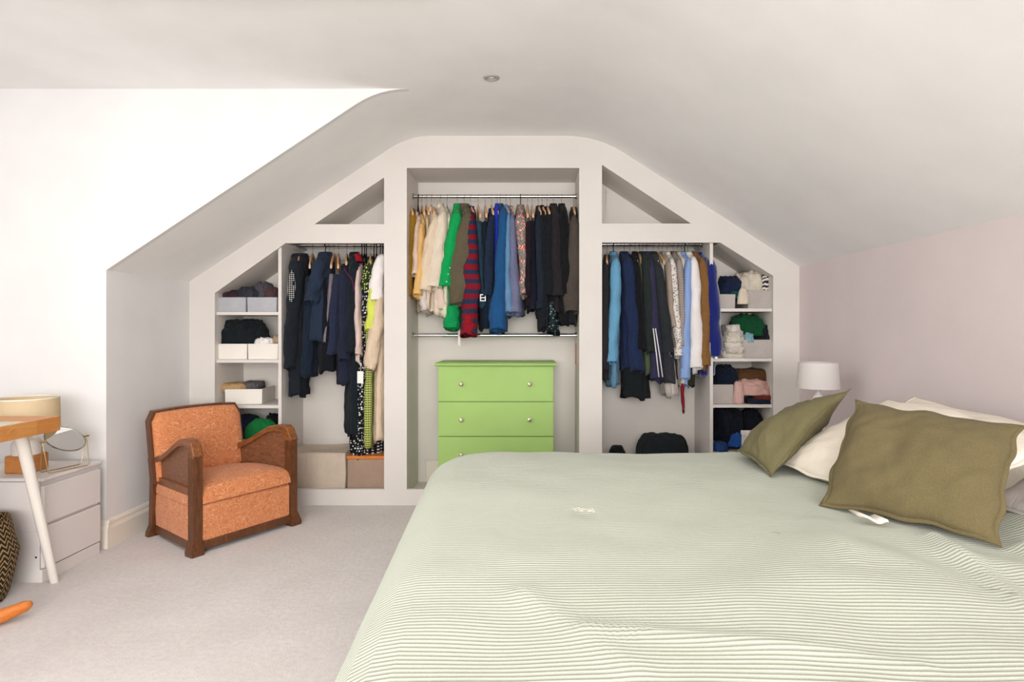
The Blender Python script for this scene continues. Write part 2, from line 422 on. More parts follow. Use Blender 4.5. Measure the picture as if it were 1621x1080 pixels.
xCa, xCb = hC[0][0], hC[1][0]; xLa, xLb = hL[0][0], hL[2][0]; xRa, xRb = hR[0][0], hR[2][0]
def inner(name, *a, mat='inner', lab=None): return part(name, MB().box(*a), M[mat], ward, label=lab)
zt = hC[0][1]
inner('side_panel', xLb, xCa, y0i, YB, 0.0, 2.36); inner('side_panel', xCb, xRa, y0i, YB, 0.0, 2.36)
inner('alcove_top', xCa, xCb, y0i, YB, zt, zt+0.02)
inner('side_panel', XL, xLa, y0i, YB, 0.0, 1.53); inner('side_panel', xRb, XR, y0i, YB, 0.0, 1.6)
for nm, xa, xb in (('wardrobe_floor', xLa, xLb), ('wardrobe_floor', xCa, xCb), ('wardrobe_floor', xRa, xRb)):
    inner(nm, xa, xb, y0i, YB, 0.0, 0.055)
# boards between the hanging bays and the triangular nooks
zn0, zn1 = 1.845, W(0, 355)[1]
inner('nook_floor', -1.64, xLb, y0i, YB, zn0, zn1); inner('nook_floor', xRa, 1.24, y0i, YB, zn0, zn1)
# sloping soffits behind the front
def soffit(p0, p1, lab=None):
    (xa, za), (xb, zb_) = p0, p1
    d = Vector((xb-xa, zb_-za)).normalized(); nrm = Vector((-d.y, d.x)); nrm = nrm if nrm.y > 0 else -nrm
    pts = [(xa, za), (xb, zb_), (xb+nrm.x*0.02, zb_+nrm.y*0.02), (xa+nrm.x*0.02, za+nrm.y*0.02)]
    part('soffit', MB().prism(pts, 'y', y0i, YB), M['inner'], ward)
soffit(hL[0], hL[1]); soffit(hR[1], hR[2]); soffit(tL[0], tL[2]); soffit(tR[0], tR[2])
# thin joint strip at the back of the right nook
part('joint_strip', MB().box(xRa+0.075, xRa+0.079, YB-0.004, YB, zn1, 2.25), M['steel'], ward)
# gables between shelves and hanging space
xgl = P(444, 0, YF+0.03).x; xgr = P(1125.5, 0, YF+0.03).x
inner('gable', xgl-0.011, xgl+0.011, y0i-0.01, YB, 0.055, 1.845, mat='board')
inner('gable', xgr-0.011, xgr+0.011, y0i-0.01, YB, 0.055, 1.845, mat='board')
def shelf(xa, xb, py): 
    z = P(0, py, y0i).z; inner('shelf', xa, xb, y0i-0.005, YB, z-0.021, z, mat='board'); return z
SL = [shelf(xLa, xgl-0.011, p) for p in (494, 569.5, 641.5)]; SL.append(shelf(xLa, xgl-0.011, 697))
SR = [shelf(xgr+0.011, xRb, p) for p in (488.5, 567.5, 640.5)]; SR.append(shelf(xgr+0.011, xRb, 716))
# battens at the back
inner('batten', xgl+0.011, xLb, YB-0.02, YB, 1.72, 1.79, mat='board'); inner('batten', xRa, xgr-0.011, YB-0.02, YB, 1.72, 1.79, mat='board')
YRod = 4.30
def zrod(py): return HC-(py-VY)*YRod/F
def rail(xa, xb, py, r=0.0125):
    z = zrod(py); rl = part('hanging_rail', MB().tube([(xa, YRod, z), (xb, YRod, z)], r, 16), M['chrome'], ward, True, auto=40)
    for x, s in ((xa, 1), (xb, -1)):
        part('rail_socket', MB().lathe([(0.024, 0), (0.024, s*0.006), (0.017, s*0.010), (0.017, s*0.018)], (x, YRod, z), 18, 'x'), M['chrome'], rl, True, auto=40)
    return z
ZRC = rail(xCa, xCb, 311); rail(xCa, xCb, 531)
ZRL = rail(xgl+0.011, xLb, 388); ZRR = rail(xRa, xgr-0.011, 387)
v = P(911, 560, 4.42); part('bare_wood_patch', MB().box(xCb-0.004, xCb, 4.36, 4.44, 1.2-(577-VY)*4.4/F, 1.2-(545-VY)*4.4/F), M['copper'], ward, label='orange bare wood patch on the side panel')

# ------------------------------------------------------------------ chest of drawers
cy0 = 4.15; cxa, cxb = P(693.5, 0, cy0).x, P(876, 0, cy0).x
zt = P(0, 574, cy0).z
ch = thing('chest_of_drawers', 'bright apple-green painted chest of drawers with glass knobs in the middle alcove', 'chest of drawers', ((cxa+cxb)/2, 4.32, 0.055))
part('carcass', MB().box(cxa+0.002, cxb-0.002, cy0+0.02, 4.485, 0.055, zt-0.03), M['green'], ch)
tp = MB(); e = 0.008
tp.loft([[Vector(p) for p in ((cxa-0.026+k, cy0-0.028+k, z), (cxb+0.026-k, cy0-0.028+k, z), (cxb+0.026-k, 4.49, z), (cxa-0.026+k, 4.49, z))] for z, k in ((zt-0.026, 0.012), (zt-0.018, 0.0), (zt-0.009, 0.0), (zt, 0.014))], cap=True)
part('top', tp, M['green'], ch)
knob_m = metal('faceted_glass_knob', (214, 204, 186), 0.12)
zs = [P(0, q, cy0).z for q in (579.5, 636.5, 691.5, 746)]
for i in range(3):
    dr = part('drawer', MB().box(cxa, cxb, cy0, cy0+0.02, zs[i+1]+0.0035, zs[i]-0.0015, 0.002), M['green'], ch)
    zk = P(0, (608, 664.5, 720)[i], cy0).z
    for px in (730.5, 838.5):
        k = MB().lathe([(0.006, 0.0), (0.006, -0.012), (0.013, -0.016), (0.0165, -0.023), (0.014, -0.030), (0.007, -0.033)], (P(px, 0, cy0).x, cy0, zk), 8, 'y')
        part('knob', k, knob_m, dr, label='faceted pale knob')
part('plinth', MB().box(cxa+0.02, cxb-0.02, cy0+0.004, cy0+0.0195, 0.056, zs[3]+0.002), M['green'], ch)
# ------------------------------------------------------------------ bed and bedding
ZT = 0.665
bed = thing('bed', 'wide divan bed under the sage striped duvet, head against the lilac wall', 'bed', (0.75, 1.62, 0))
part('divan_base', MB().box(-0.2, 1.77, 0.85, 2.52, 0.05, 0.32, 0.02), M['lilacsheet'], bed)
part('mattress', MB().box(-0.22, 1.78, 0.83, 2.54, 0.32, 0.56, 0.04), M['cream'], bed)
for x in (-0.1, 1.67):
    for y in (0.95, 2.42): part('leg', MB().lathe([(0.025, 0), (0.03, 0.05)], (x, y, 0), 12), M['black'], bed, True, auto=40)
def duvet():
    m = MB(); xr, yn, yf = 1.74, 0.42, 2.745
    cont = []
    def xo(y): return -0.352-0.058*(y-1.0)
    def arc(cx_, cy_, r, a0, a1, n): return [(cx_+r*math.cos(a0+(a1-a0)*i/n), cy_+r*math.sin(a0+(a1-a0)*i/n)) for i in range(n+1)]
    R = 0.30
    for i in range(90): y = yn+0.16+(yf-R-yn-0.16)*i/90; cont.append((xo(y), y))
    xc = xo(yf-R)+R; cont += arc(xc, yf-R, R, PI, PI/2, 36)
    for i in range(1, 90): cont.append((xc+(xr-0.1-xc)*i/90, yf))
    cont += arc(xr-0.1, yf-0.1, 0.1, PI/2, 0, 10)
    for i in range(1, 90): cont.append((xr, yf-0.1+(yn+0.1-yf+0.1)*i/90))
    cont += arc(xr-0.1, yn+0.1, 0.1, 0, -PI/2, 10)
    for i in range(1, 80): cont.append((xr-0.1+(xo(yn+0.16)+0.16-xr+0.1)*i/80, yn))
    cont += arc(xo(yn+0.16)+0.16, yn+0.16, 0.16, -PI/2, -PI, 14)[:-1]
    N = len(cont); C0 = Vector((0.62, 1.55)); r = 0.13
    nr = []
    for i in range(N):
        a = Vector(cont[i-1]); b = Vector(cont[(i+1) % N]); t = (b-a).normalized(); nr.append(Vector((-t.y, t.x)))
        if nr[-1].dot(Vector(cont[i])-C0) < 0: nr[-1] = -nr[-1]
    def seg(x, y, a, b, wd, amp):
        p = Vector((x, y)); A = Vector(a); B = Vector(b); t = max(0, min(1, (p-A).dot(B-A)/(B-A).length_squared))
        return amp*math.exp(-((p-(A+(B-A)*t)).length/wd)**2)*(1-0.5*t)
    def H(x, y):
        h = 0.016*n3(x*2.1, y*2.1, 3)+0.006*n3(x*6, y*6, 9)
        h += 0.012*math.exp(-((x-0.3)/0.7)**2-((y-1.6)/0.7)**2)
        k = math.exp(-((x-1.15)/0.35)**2-((y-1.3)/0.4)**2)
        h += 0.007*k*math.sin(18*(x*0.9+y*0.35)+3*n3(x*3, y*3, 1))
        h += seg(x, y, (1.02, 1.52), (0.96, 1.15), 0.028, 0.022)+seg(x, y, (1.2, 1.44), (1.12, 1.02), 0.035, 0.028)+seg(x, y, (0.80, 1.66), (0.72, 1.35), 0.03, 0.010)
        h += seg(x, y, (0.1, 1.06), (0.62, 0.96), 0.02, 0.008)+seg(x, y, (-0.02, 1.2), (0.16, 0.93), 0.03, 0.008)
        h += 0.10*math.exp(-((x-1.45)/0.16)**2-((y-1.50)/0.22)**2)
        dd = math.hypot(x-0.151, y-1.733)
        h -= 0.006*math.exp(-(dd/0.03)**2)
        return h
    rings = []; VV = []
    K = 64
    for j in range(1, K+1):
        s = j/K; ring = []
        for i in range(N):
            p = Vector(cont[i])-nr[i]*r; q = C0+(p-C0)*s
            ring.append(Vector((q.x, q.y, ZT+H(q.x, q.y))))
        rings.append(ring)
    lastH = [H(*(Vector(cont[i])-nr[i]*r)) for i in range(N)]
    drops = []
    for a in (0.2, 0.4, 0.6, 0.8, 1.0): drops.append((-r+r*math.sin(a*PI/2), -r*(1-math.cos(a*PI/2))))
    for k in range(1, 13): drops.append((0.0, -r-(ZT-r-0.10)*k/12))
    for (o, dz) in drops:
        ring = []
        for i in range(N):
            q = Vector(cont[i]); f = max(0, -dz-r)/0.4
            rp = 0.020*f*math.sin(i*0.42+2*n3(i*0.05, 0, 0))+0.012*n3(q.x*5, q.y*5, dz*4)*min(1, f*2)
            q = q+nr[i]*(o+rp-0.03*f)
            ring.append(Vector((q.x, q.y, ZT+dz+lastH[i]*(1-min(1, -dz/0.2)))))
        rings.append(ring)
    # centre cap
    b = len(m.v)
    m.loft(rings[::-1])
    m.q([b+(len(rings)-1)*N+k for k in range(N)])
    # uv: v runs along y, unrolled over the near and far edges
    uvs = []
    allv = m.v
    for p in allv:
        y = p.y; d = ZT-p.z
        if y > yf-0.14 and d > 0.01: y = yf-0.14+0.14*min(1, d/0.13)+max(0, d-0.13)+0.05
        if y < yn+0.14 and d > 0.01: y = yn+0.14-0.14*min(1, d/0.13)-max(0, d-0.13)
        uvs.append((p.x, y))
    m.uv = [tuple(uvs[i] for i in f) for f in m.f]
    return m
dv = single('duvet', duvet(), M['duvet'], 'sage green duvet with fine olive pinstripes spread over the bed', 'duvet', smooth=True)
th = MB(); random.seed(3)
for k in range(13):
    a = random.uniform(0, 2*PI); L = random.uniform(0.012, 0.04); c = Vector((0.151+random.uniform(-.025, .025), 1.733+random.uniform(-.012, .012), ZT+0.012))
    th.tube([c, c+Vector((math.cos(a)*L*0.5, math.sin(a)*L*0.3, 0.004)), c+Vector((math.cos(a+.4)*L, math.sin(a+.4)*L*.5, 0.0))], 0.0006, 5)
part('loose_thread', th, M['cream'], dv, stuff=True, label='little tuft of pulled pale threads')

def pillow(name, c, puff, mat, label, edge=0.03, pipe=None, seed=0, n=34, asym=(1, 1), cat='cushion', group=None, sag=0.0):
    c00, c10, c11, c01 = [Vector(v) for v in c]
    nrm = ((c10-c00).cross(c01-c00)).normalized()
    def base(u, v):
        p = (1-u)*(1-v)*c00+u*(1-v)*c10+u*v*c11+(1-u)*v*c01; ctr = (c00+c10+c11+c01)/4
        kx = 4*v*(1-v); ky = 4*u*(1-u)
        cu = (c10+c11-c00-c01)/2; cv = (c01+c11-c00-c10)/2
        p = p - cu*((u-.5)*2)*edge*kx - cv*((v-.5)*2)*edge*ky
        p = p + cu*0.035*n3(v*5+seed, 0, seed)*(2*u-1)**3 + cv*0.035*n3(u*5+seed, 4, seed)*(2*v-1)**3
        p = p + nrm*0.012*math.sin(u*5+seed)*math.cos(v*4+seed*2)
        return p
    def th(u, v, s):
        e = max(0.0, math.sin(PI*u)*math.sin(PI*v)); q = (min(1, 16*u*(1-u)*v*(1-v)))
        h = puff*(e**0.55)
        cr = min(u, 1-u, v, 1-v)
        wr = 0.016*n3(u*4+seed, v*4, s*3+seed)+0.006*n3(u*11, v*11+seed, s)
        wr += 0.014*math.exp(-cr*12)*math.sin((u-v)*38+seed)*e**0.3
        h += wr*min(1, e*3)
        # corner pleats
        return h*asym[0 if s > 0 else 1]
    m = MB(); idx = {}
    for s in (1, -1):
        for i in range(n+1):
            for j in range(n+1):
                u, v = i/n, j/n
                if s < 0 and (i in (0, n) or j in (0, n)): idx[(s, i, j)] = idx[(1, i, j)]; continue
                uu = 0.5-0.5*math.cos(PI*u); vv = 0.5-0.5*math.cos(PI*v)
                uu = 0.5*(u+uu); vv = 0.5*(v+vv)
                p = base(uu, vv)+nrm*s*th(uu, vv, s)
                idx[(s, i, j)] = len(m.v); m.v.append(p)
    for s in (1, -1):
        for i in range(n):
            for j in range(n):
                f = [idx[(s, i, j)], idx[(s, i+1, j)], idx[(s, i+1, j+1)], idx[(s, i, j+1)]]
                m.q(f if s > 0 else f[::-1], [(i/n, j/n), ((i+1)/n, j/n), ((i+1)/n, (j+1)/n), (i/n, (j+1)/n)])
    o = single(name, m, mat, label, cat, group, smooth=True)
    if pipe:
        edgepts = [base(t/30, 0) for t in range(30)]+[base(1, t/30) for t in range(30)]+[base(1-t/30, 1) for t in range(30)]+[base(0, 1-t/30) for t in range(31)]
        ctr = (c00+c10+c11+c01)/4
        pm = MB(); rings = []
        for k, p in enumerate(edgepts):
            d = (p-ctr).normalized(); wv = 0.003*math.sin(k*0.9+seed)
            rings.append([p-d*0.012+nrm*0.0035, p+d*0.010+nrm*(0.002+wv), p+d*0.010+nrm*(-0.002+wv), p-d*0.012-nrm*0.0035])
        pm.loft(rings)
        part('seam_flange', pm, pipe, o, True)
    return o
# near cushion: corners from bottom-left, bottom-right, top-right, top-left
def Z(px, py, z): Y = (HC-z)*F/(py-VY); return P(px, py, Y)
BL = Z(1300, 797, 0.675); BR = Z(1580, 860, 0.68); TL = P(1357, 636, 1.98); TR = P(1617, 676, 1.64)
pillow('cushion', (BL, BR, TR, TL), 0.085, M['olive'], 'olive green linen cushion nearest the camera, its broad face turned forward', 0.035, M['olive'], seed=2)
NB = Z(1219, 750, 0.685); LB = Z(1166, 712, 0.70); T1 = P(1345, 619, 2.25); T2 = P(1262, 652, 2.72)
pillow('cushion', (NB, LB, T2, T1), 0.085, M['oliveb'], 'olive green linen cushion seen edge on, nearest the wardrobe', 0.03, M['oliveb'], seed=5)
A = Z(1226, 752, 0.685); B = Vector((1.06, 1.56, 0.69))
pillow('pillow', (Vector((0.92, 2.30, 0.70)), Vector((1.06, 1.62, 0.70)), Vector((1.42, 1.62, 0.90)), Vector((1.36, 2.30, 0.93))), 0.085, M['cream'], 'cream pillow leaning between the two olive cushions', 0.02, M['cream'], seed=9, cat='pillow')
pillow('pillow', (Vector((1.42, 2.62, 0.66)), Vector((1.48, 1.85, 0.66)), Vector((1.72, 1.85, 0.87)), Vector((1.67, 2.62, 0.90))), 0.07, M['cream'], 'cream pillow standing at the back against the lilac wall', 0.02, M['cream'], seed=12, cat='pillow')
pillow('pillow', (Vector((1.32, 1.74, 0.70)), Vector((1.30, 1.12, 0.70)), Vector((1.70, 1.12, 0.86)), Vector((1.70, 1.74, 0.90))), 0.07, M['lilacsheet'], 'pale pillow at the right edge of the picture, behind the near cushion', 0.02, M['lilacsheet'], seed=15, cat='pillow')
fl = MB(); q0 = Z(1358, 820, 0.682); q1 = Z(1405, 830, 0.682)
rings = []
for i in range(9):
    t = i/8; p = q0.lerp(q1, t)+Vector((0, -0.02*math.sin(PI*t), 0.004+0.004*math.sin(9*t)))
    rings.append([p+Vector((0, 0.05, 0.004)), p+Vector((0.002, 0.0, 0.006)), p+Vector((0, -0.006, 0.0)), p+Vector((0, 0.05, 0.0))])
fl.loft(rings, cap=True)
single('pillowcase_tie', fl, M['cream'], 'small cream fabric tie peeking out under the near olive cushion', 'fabric tie', smooth=True)

# ------------------------------------------------------------------ bedside cabinet and lamp
nb = thing('bedside_cabinet', 'white bedside cabinet beyond the bed under the small white lamp', 'bedside cabinet', (1.50, 3.25, 0))
xa = 1.205; za = P(0, 681.5, 3.46).z
part('carcass', MB().box(xa+0.012, 1.79, 3.0, 3.46, 0.0, za-0.022), M['white'], nb)
part('top', MB().box(xa-0.004, 1.795, 2.99, 3.465, za-0.022, za, 0.003), M['white'], nb)
part('side_frame', MB().box(xa, xa+0.014, 3.43, 3.46, 0.0, za-0.022), M['board'], nb)
part('side_frame', MB().box(xa, xa+0.014, 3.0, 3.03, 0.0, za-0.022), M['board'], nb)
for i in range(2):
    d = part('drawer', MB().box(xa+0.004, xa+0.014, 3.035, 3.425, 0.06+i*0.26, 0.06+i*0.26+0.25), M['white'], nb)
    part('keyhole', MB().lathe([(0.006, 0.0), (0.006, -0.003)], (xa+0.004, 3.345, za-0.068 if i == 1 else 0.26), 12, 'x'), M['black'], d)
lp = thing('table_lamp', 'small white table lamp with a drum shade on the bedside cabinet by the lilac wall', 'lamp', (1.57, 3.30, za))
LX, LY = P(1295, 0, 3.30).x, 3.30
zs0, zs1 = P(0, 614.5, LY).z, P(0, 574, LY).z
part('base', MB().lathe([(0.001, 0), (0.05, 0), (0.052, 0.01), (0.03, 0.02), (0.045, 0.06), (0.05, 0.09), (0.03, 0.15), (0.016, 0.165), (0.024, 0.185), (0.03, 0.205), (0.022, 0.225), (0.012, 0.235), (0.010, zs0-za+0.02)], (LX, LY, za), 24), M['ceramic'], lp, True)
part('shade', MB().lathe([(0.111, zs0), (0.101, zs1), (0.099, zs1), (0.109, zs0), (0.111, zs0)], (LX, LY, 0), 48, cap=False), M['shade'], lp, True, auto=40)
part('shade_ring', MB().lathe([(0.1, zs1-0.012), (0.1, zs1-0.009), (0.012, zs1-0.012), (0.012, zs1-0.015)], (LX, LY, 0), 24, cap=False), M['steel'], lp)

# ------------------------------------------------------------------ armchair
TH = math.radians(58); flc = P(304.3, 884.5, 3.145); D = 0.55; WD = 0.66
ctr = Vector((flc.x, flc.y, 0))+Vector((math.cos(TH), math.sin(TH), 0))*WD/2+Vector((-math.sin(TH), math.cos(TH), 0))*D/2
arm = thing('armchair', 'low vintage wooden armchair upholstered in terracotta paisley fabric', 'armchair', ctr, rz=TH)
cw, cw2 = M['chairwood'], M['chairwood2']
hx, hy = WD/2-0.012, D/2-0.012
def ap(name, mb, mat, smooth=False, label=None, parent=None, auto=None): return part(name, mb, mat, parent or arm, smooth, label, True, auto)
def xin(y): return hx-0.055*((y+hy)/(2*hy))      # frame tapers to the rear
for s in (-1, 1):
    # front posts with flared feet
    x = s*hx; a, b = x-s*0.05, x+s*0.0
    X0, X1 = min(a, b), max(a, b)
    m = MB(); R = []
    for z, e in ((0.0, 0.016), (0.022, 0.018), (0.05, 0.010), (0.085, 0.0), (0.50, 0.0), (0.53, 0.0)):
        ox = e if s > 0 else 0; ix = e if s < 0 else 0
        R.append([(X0-ix, -hy-e, z), (X1+ox, -hy-e, z), (X1+ox, -hy+0.052, z), (X0-ix, -hy+0.052, z)])
    m.loft(R, cap=True); ap('front_leg', m, cw)
    # rear posts, raking back
    xr_ = s*xin(hy); m = MB(); R = []
    for z, dy, e in ((0.0, 0.035, 0.008), (0.03, 0.028, 0.008), (0.07, 0.01, 0.0), (0.34, 0.0, 0.0), (0.455, 0.02, 0.0)):
        R.append([(xr_-0.02-e, hy-0.04+dy, z), (xr_+0.02+e, hy-0.04+dy, z), (xr_+0.02+e, hy+dy, z), (xr_-0.02-e, hy+dy, z)])
    m.loft(R, cap=True); ap('rear_leg', m, cw)
    # arm: swept rail with a chamfered front
    prof = [(-hy-0.003, 0.526), (-hy-0.003, 0.532), (-hy+0.030, 0.600), (-hy+0.048, 0.612), (-hy+0.12, 0.612), (-hy+0.19, 0.598), (-hy+0.27, 0.560), (-hy+0.36, 0.512), (-hy+0.44, 0.478), (hy+0.005, 0.462)]
    low = [(-hy+0.045, 0.525), (-hy+0.048, 0.535), (-hy+0.052, 0.556), (-hy+0.060, 0.570), (-hy+0.12, 0.575), (-hy+0.19, 0.562), (-hy+0.27, 0.525), (-hy+0.36, 0.478), (-hy+0.44, 0.444), (hy+0.005, 0.428)]
    m = MB(); R = []
    for (y, z), (yl, zl) in zip(prof, low):
        xc = s*xin(max(-hy, min(hy, y))); w_ = 0.034
        xo_, xi_ = xc+s*0.003, xc-s*0.053
        R.append([(xo_, yl, zl), (xo_, y, z-0.008), (xo_-s*0.008, y, z), (xi_+s*0.008, y, z), (xi_, y, z-0.008), (xi_, yl, zl)])
    m.loft(R, cap=True); ap('armrest', m, cw2, label='worn brown wooden armrest with chamfered front')
    def vpoly(x_off, th_, top, bot, name, mat, smooth=False):
        m = MB(); R = []
        for (y, z), (yb, zb2) in zip(top, bot):
            xc = s*xin(y)-s*x_off; R.append([(xc, y, zb2), (xc, y, z), (xc-s*th_, y, z), (xc-s*th_, y, zb2)])
        m.loft(R, cap=True); return ap(name, m, mat)
    tp_ = [(-hy+0.045, 0.545)]+[(y, z+0.005) for y, z in low[3:]]; bt_ = [(y, 0.325) for y, z in tp_]
    vpoly(0.020, 0.014, tp_, bt_, 'side_panel', M['chairpanel'])
    ys = [(-hy+0.04, 0), (hy-0.02, 0)]
    vpoly(0.006, 0.036, [(y, 0.350) for y, _ in ys], [(y, 0.310) for y, _ in ys], 'side_rail', cw2)
    vpoly(0.004, 0.040, [(y, 0.068) for y, _ in ys], [(y, 0.022) for y, _ in ys], 'lower_rail', cw)
    m = MB(); R = []
    for y in [(-hy+0.045)+(2*hy-0.07)*k/10 for k in range(11)]:
        xc = s*xin(y)
        R.append([(xc-s*0.03, y, 0.066), (xc-s*0.004, y, 0.07), (xc+s*0.000, y, 0.15), (xc-s*0.002, y, 0.248), (xc-s*0.008, y, 0.252), (xc-s*0.002, y, 0.256), (xc-s*0.001, y, 0.285), (xc-s*0.008, y, 0.311), (xc-s*0.03, y, 0.311)])
    m.loft(R, cap=True); ap('side_upholstery', m, M['damask'], True, auto=50)
ap('front_rail', MB().box(-hx+0.04, hx-0.04, -hy+0.002, -hy+0.03, 0.022, 0.066, 0.003), cw)
ap('rear_rail', MB().box(-xin(hy)+0.01, xin(hy)-0.01, hy-0.035, hy-0.01, 0.06, 0.10), cw)
ap('front_upholstery', MB().box(-hx+0.048, hx-0.048, -hy+0.004, -hy+0.03, 0.064, 0.258, 0.008), M['damask'], True, auto=40)
# sprung seat
m = MB(); R = []
NS = 20
for k in range(NS+1):
    t = k/NS; y = -hy-0.004+(2*hy-0.03)*t; ring = []
    front = math.exp(-t*9)
    top = 0.352+0.028*math.sin(PI*min(1, t*1.0+0.05))-0.030*math.exp(-t*22)
    bot = 0.262 if t < 0.06 else 0.15
    if k == 0: top, bot = 0.31, 0.268
    hw = min(hx-0.05, xin(min(hy, max(-hy, y)))-0.042)
    for j in range(13):
        u = -1+2*j/12; ring.append((u*hw, y, top-0.022*abs(u)**4+0.004*n3(u*3, t*4, 2)))
    ring += [(hw, y, bot), (-hw, y, bot)]
    R.append(ring)
m.loft(R, cap=True); ap('seat', m, M['damask'], True, auto=60)
# backrest: rounded upholstered pad in a wooden frame with clipped corners
def backpt(u, h, off=0.0):      # u across, h height; plane leans back
    y = hy-0.046+0.17*(h-0.34)+off
    return Vector((u, y, h))
bw = xin(hy)+0.006
def outline(w_, zb_, zt_, c): return [(-w_, zb_), (w_, zb_), (w_, zt_-c), (w_-c*0.55, zt_), (-w_+c*0.55, zt_+0.0), (-w_, zt_-c)]
bk = MB(); o1 = outline(bw+0.012, 0.31, 0.722, 0.055); 
def crown(u, h): return h+0.012*(1-(u/bw)**2) if h > 0.69 else h
def fine(o): 
    r = []
    for i in range(len(o)):
        a = Vector(o[i]); b = Vector(o[(i+1) % len(o)]); n_ = max(1, int((b-a).length/0.03))
        for k in range(n_): r.append(tuple(a.lerp(b, k/n_)))
    return r
of = fine(o1); sc_in = lambda p, k: (p[0]*(1-k/bw), p[1]-(k if p[1] > 0.55 else -k if p[1] < 0.37 else 0)*(1 if p[1] > 0.67 or p[1] < 0.37 else 0))
ring_o_f = [backpt(u, crown(u, h), 0.0) for u, h in of]; ring_o_b = [backpt(u, crown(u, h), 0.045) for u, h in of]
inn = [sc_in(p, 0.015) for p in of]
ring_i_f = [backpt(u, crown(u, h), 0.0) for u, h in inn]; ring_i_b = [backpt(u, crown(u, h), 0.045) for u, h in inn]
bk.loft([ring_i_b, ring_i_f, ring_o_f, ring_o_b, ring_i_b]); ap('backrest_frame', bk, cw)
pd = MB(); R = []
for k, o in ((0.013, 0.03), (0.013, 0.0), (0.016, -0.018), (0.028, -0.028), (0.07, -0.034), (0.14, -0.038), (0.22, -0.04)):
    cx0, cz0 = 0, 0.53
    R.append([backpt(p[0]*(1-k/bw), cz0+(crown(p[0], p[1])-cz0)*(1-k/0.2 if k < 0.2 else 0.02), o) for p in of])
pd.loft(R, cap=True); ap('backrest', pd, M['damask'], True, auto=70)
ap('back_panel', MB().loft([[backpt(-bw+.02, 0.36, 0.02), backpt(bw-.02, 0.36, 0.02), backpt(bw-.02, 0.68, 0.02), backpt(-bw+.02, 0.68, 0.02)], [backpt(-bw+.02, 0.36, 0.04), backpt(bw-.02, 0.36, 0.04), backpt(bw-.02, 0.68, 0.04), backpt(-bw+.02, 0.68, 0.04)]], cap=True), M['damask'])

# ------------------------------------------------------------------ left corner: drawer cabinet, lamp, mirror, desk
cab = thing('drawer_cabinet', 'low white two-drawer cabinet against the dormer wall under the lamp and mirror', 'cabinet', (-2.56, 3.03, 0))
cX, cY0, cY1, cZ = -2.318, 2.843, 3.225, 0.495
part('carcass', MB().box(-2.80, cX-0.018, cY0+0.004, cY1, 0.0, cZ-0.018), M['white'], cab)
part('top', MB().box(-2.805, cX+0.002, cY0-0.002, cY1+0.002, cZ-0.016, cZ, 0.003), M['white'], cab)
part('side_board', MB().box(-2.79, cX-0.018, cY0, cY0+0.006, 0.245, cZ-0.018), M['white'], cab)
part('side_board', MB().box(-2.79, cX-0.018, cY0+0.001, cY0+0.006, 0.0, 0.240), M['white'], cab)
part('screw_hole', MB().lathe([(0.005, 0.0), (0.005, -0.002)], (cX-0.035, cY0+0.002, 0.12), 10, 'y'), M['black'], cab)
part('drawer', MB().box(cX-0.018, cX, cY0+0.004, cY1-0.004, 0.275, 0.455, 0.003), M['white'], cab)
part('drawer', MB().box(cX-0.018, cX, cY0+0.004, cY1-0.004, 0.066, 0.262, 0.003), M['white'], cab)
part('plinth', MB().box(cX-0.026, cX-0.006, cY0+0.002, cY1-0.004, 0.0, 0.060), M['white'], cab)
lb = thing('table_lamp', 'cream shaded lamp with wood and frosted base on the low cabinet behind the desk', 'lamp', (-2.53, 2.99, cZ))
lx, ly = P(42.5, 0, 2.99).x, 2.99
def rsq(h, z0_, z1_, b=0.006): return MB().box(lx-h, lx+h, ly-h, ly+h, z0_, z1_, b)
part('wooden_foot', rsq(0.062, cZ, cZ+0.086), M['deskend'], lb, label='orange-brown wooden lower half of the lamp base')
part('frosted_body', MB().lathe([(0.060, 0.086), (0.061, 0.14), (0.052, 0.158), (0.02, 0.165), (0.01, 0.215)], (lx, ly, cZ), 28), M['ceramic'], lb, True, auto=40, label='frosted white upper half of the lamp base')
z1_ = P(0, 629.5, ly).z
part('shade', MB().lathe([(0.134, z1_-0.15), (0.131, z1_), (0.129, z1_), (0.132, z1_-0.15), (0.134, z1_-0.15)], (lx, ly, 0), 48, cap=False), M['shade2'], lb, True, auto=40)
part('shade_trim', MB().lathe([(0.133, z1_-0.006), (0.133, z1_+0.001), (0.128, z1_+0.001), (0.128, z1_-0.006), (0.133, z1_-0.006)], (lx, ly, 0), 48, cap=False), M['cream'], lb)
# mirror on a wire stand
mz = 0.145; A0 = P(67, 700, 2.93); B0 = P(137, 690, 3.13)
mc = (A0+B0)/2; ax = (B0-A0); half = ax.length/2; ax.normalize()
mr = thing('vanity_mirror', 'round tilting vanity mirror on a thin brass wire stand on the low cabinet', 'mirror', (mc.x, mc.y, cZ))
nrm = Vector((0, 0, 1)).cross(ax).normalized()
tilt = Matrix.Rotation(math.radians(52), 3, ax)
mn = (tilt @ -nrm) if (tilt @ -nrm).z > 0 else (Matrix.Rotation(math.radians(-52), 3, ax) @ -nrm)
r_ = half-0.016; e2 = mn.cross(ax).normalized()
def disc(r, off, n=48): return [mc+(ax*math.cos(2*PI*k/n)+e2*math.sin(2*PI*k/n))*r+mn*off for k in range(n)]
part('frame', MB().loft([disc(r_-0.004, -0.003), disc(r_, -0.003), disc(r_, 0.003), disc(r_-0.004, 0.003), disc(r_-0.004, -0.003)]), M['steel'], mr, True, auto=40)
part('mirror_glass', MB().loft([disc(r_-0.004, -0.002), disc(r_-0.004, 0.002)], cap=True), M['mirror'], mr)
for sgn in (-1, 1):
    part('pivot_knob', MB().tube([mc+ax*sgn*(r_-0.002), mc+ax*sgn*(half+0.010)], 0.006, 10), M['brass'], mr, True, auto=40)
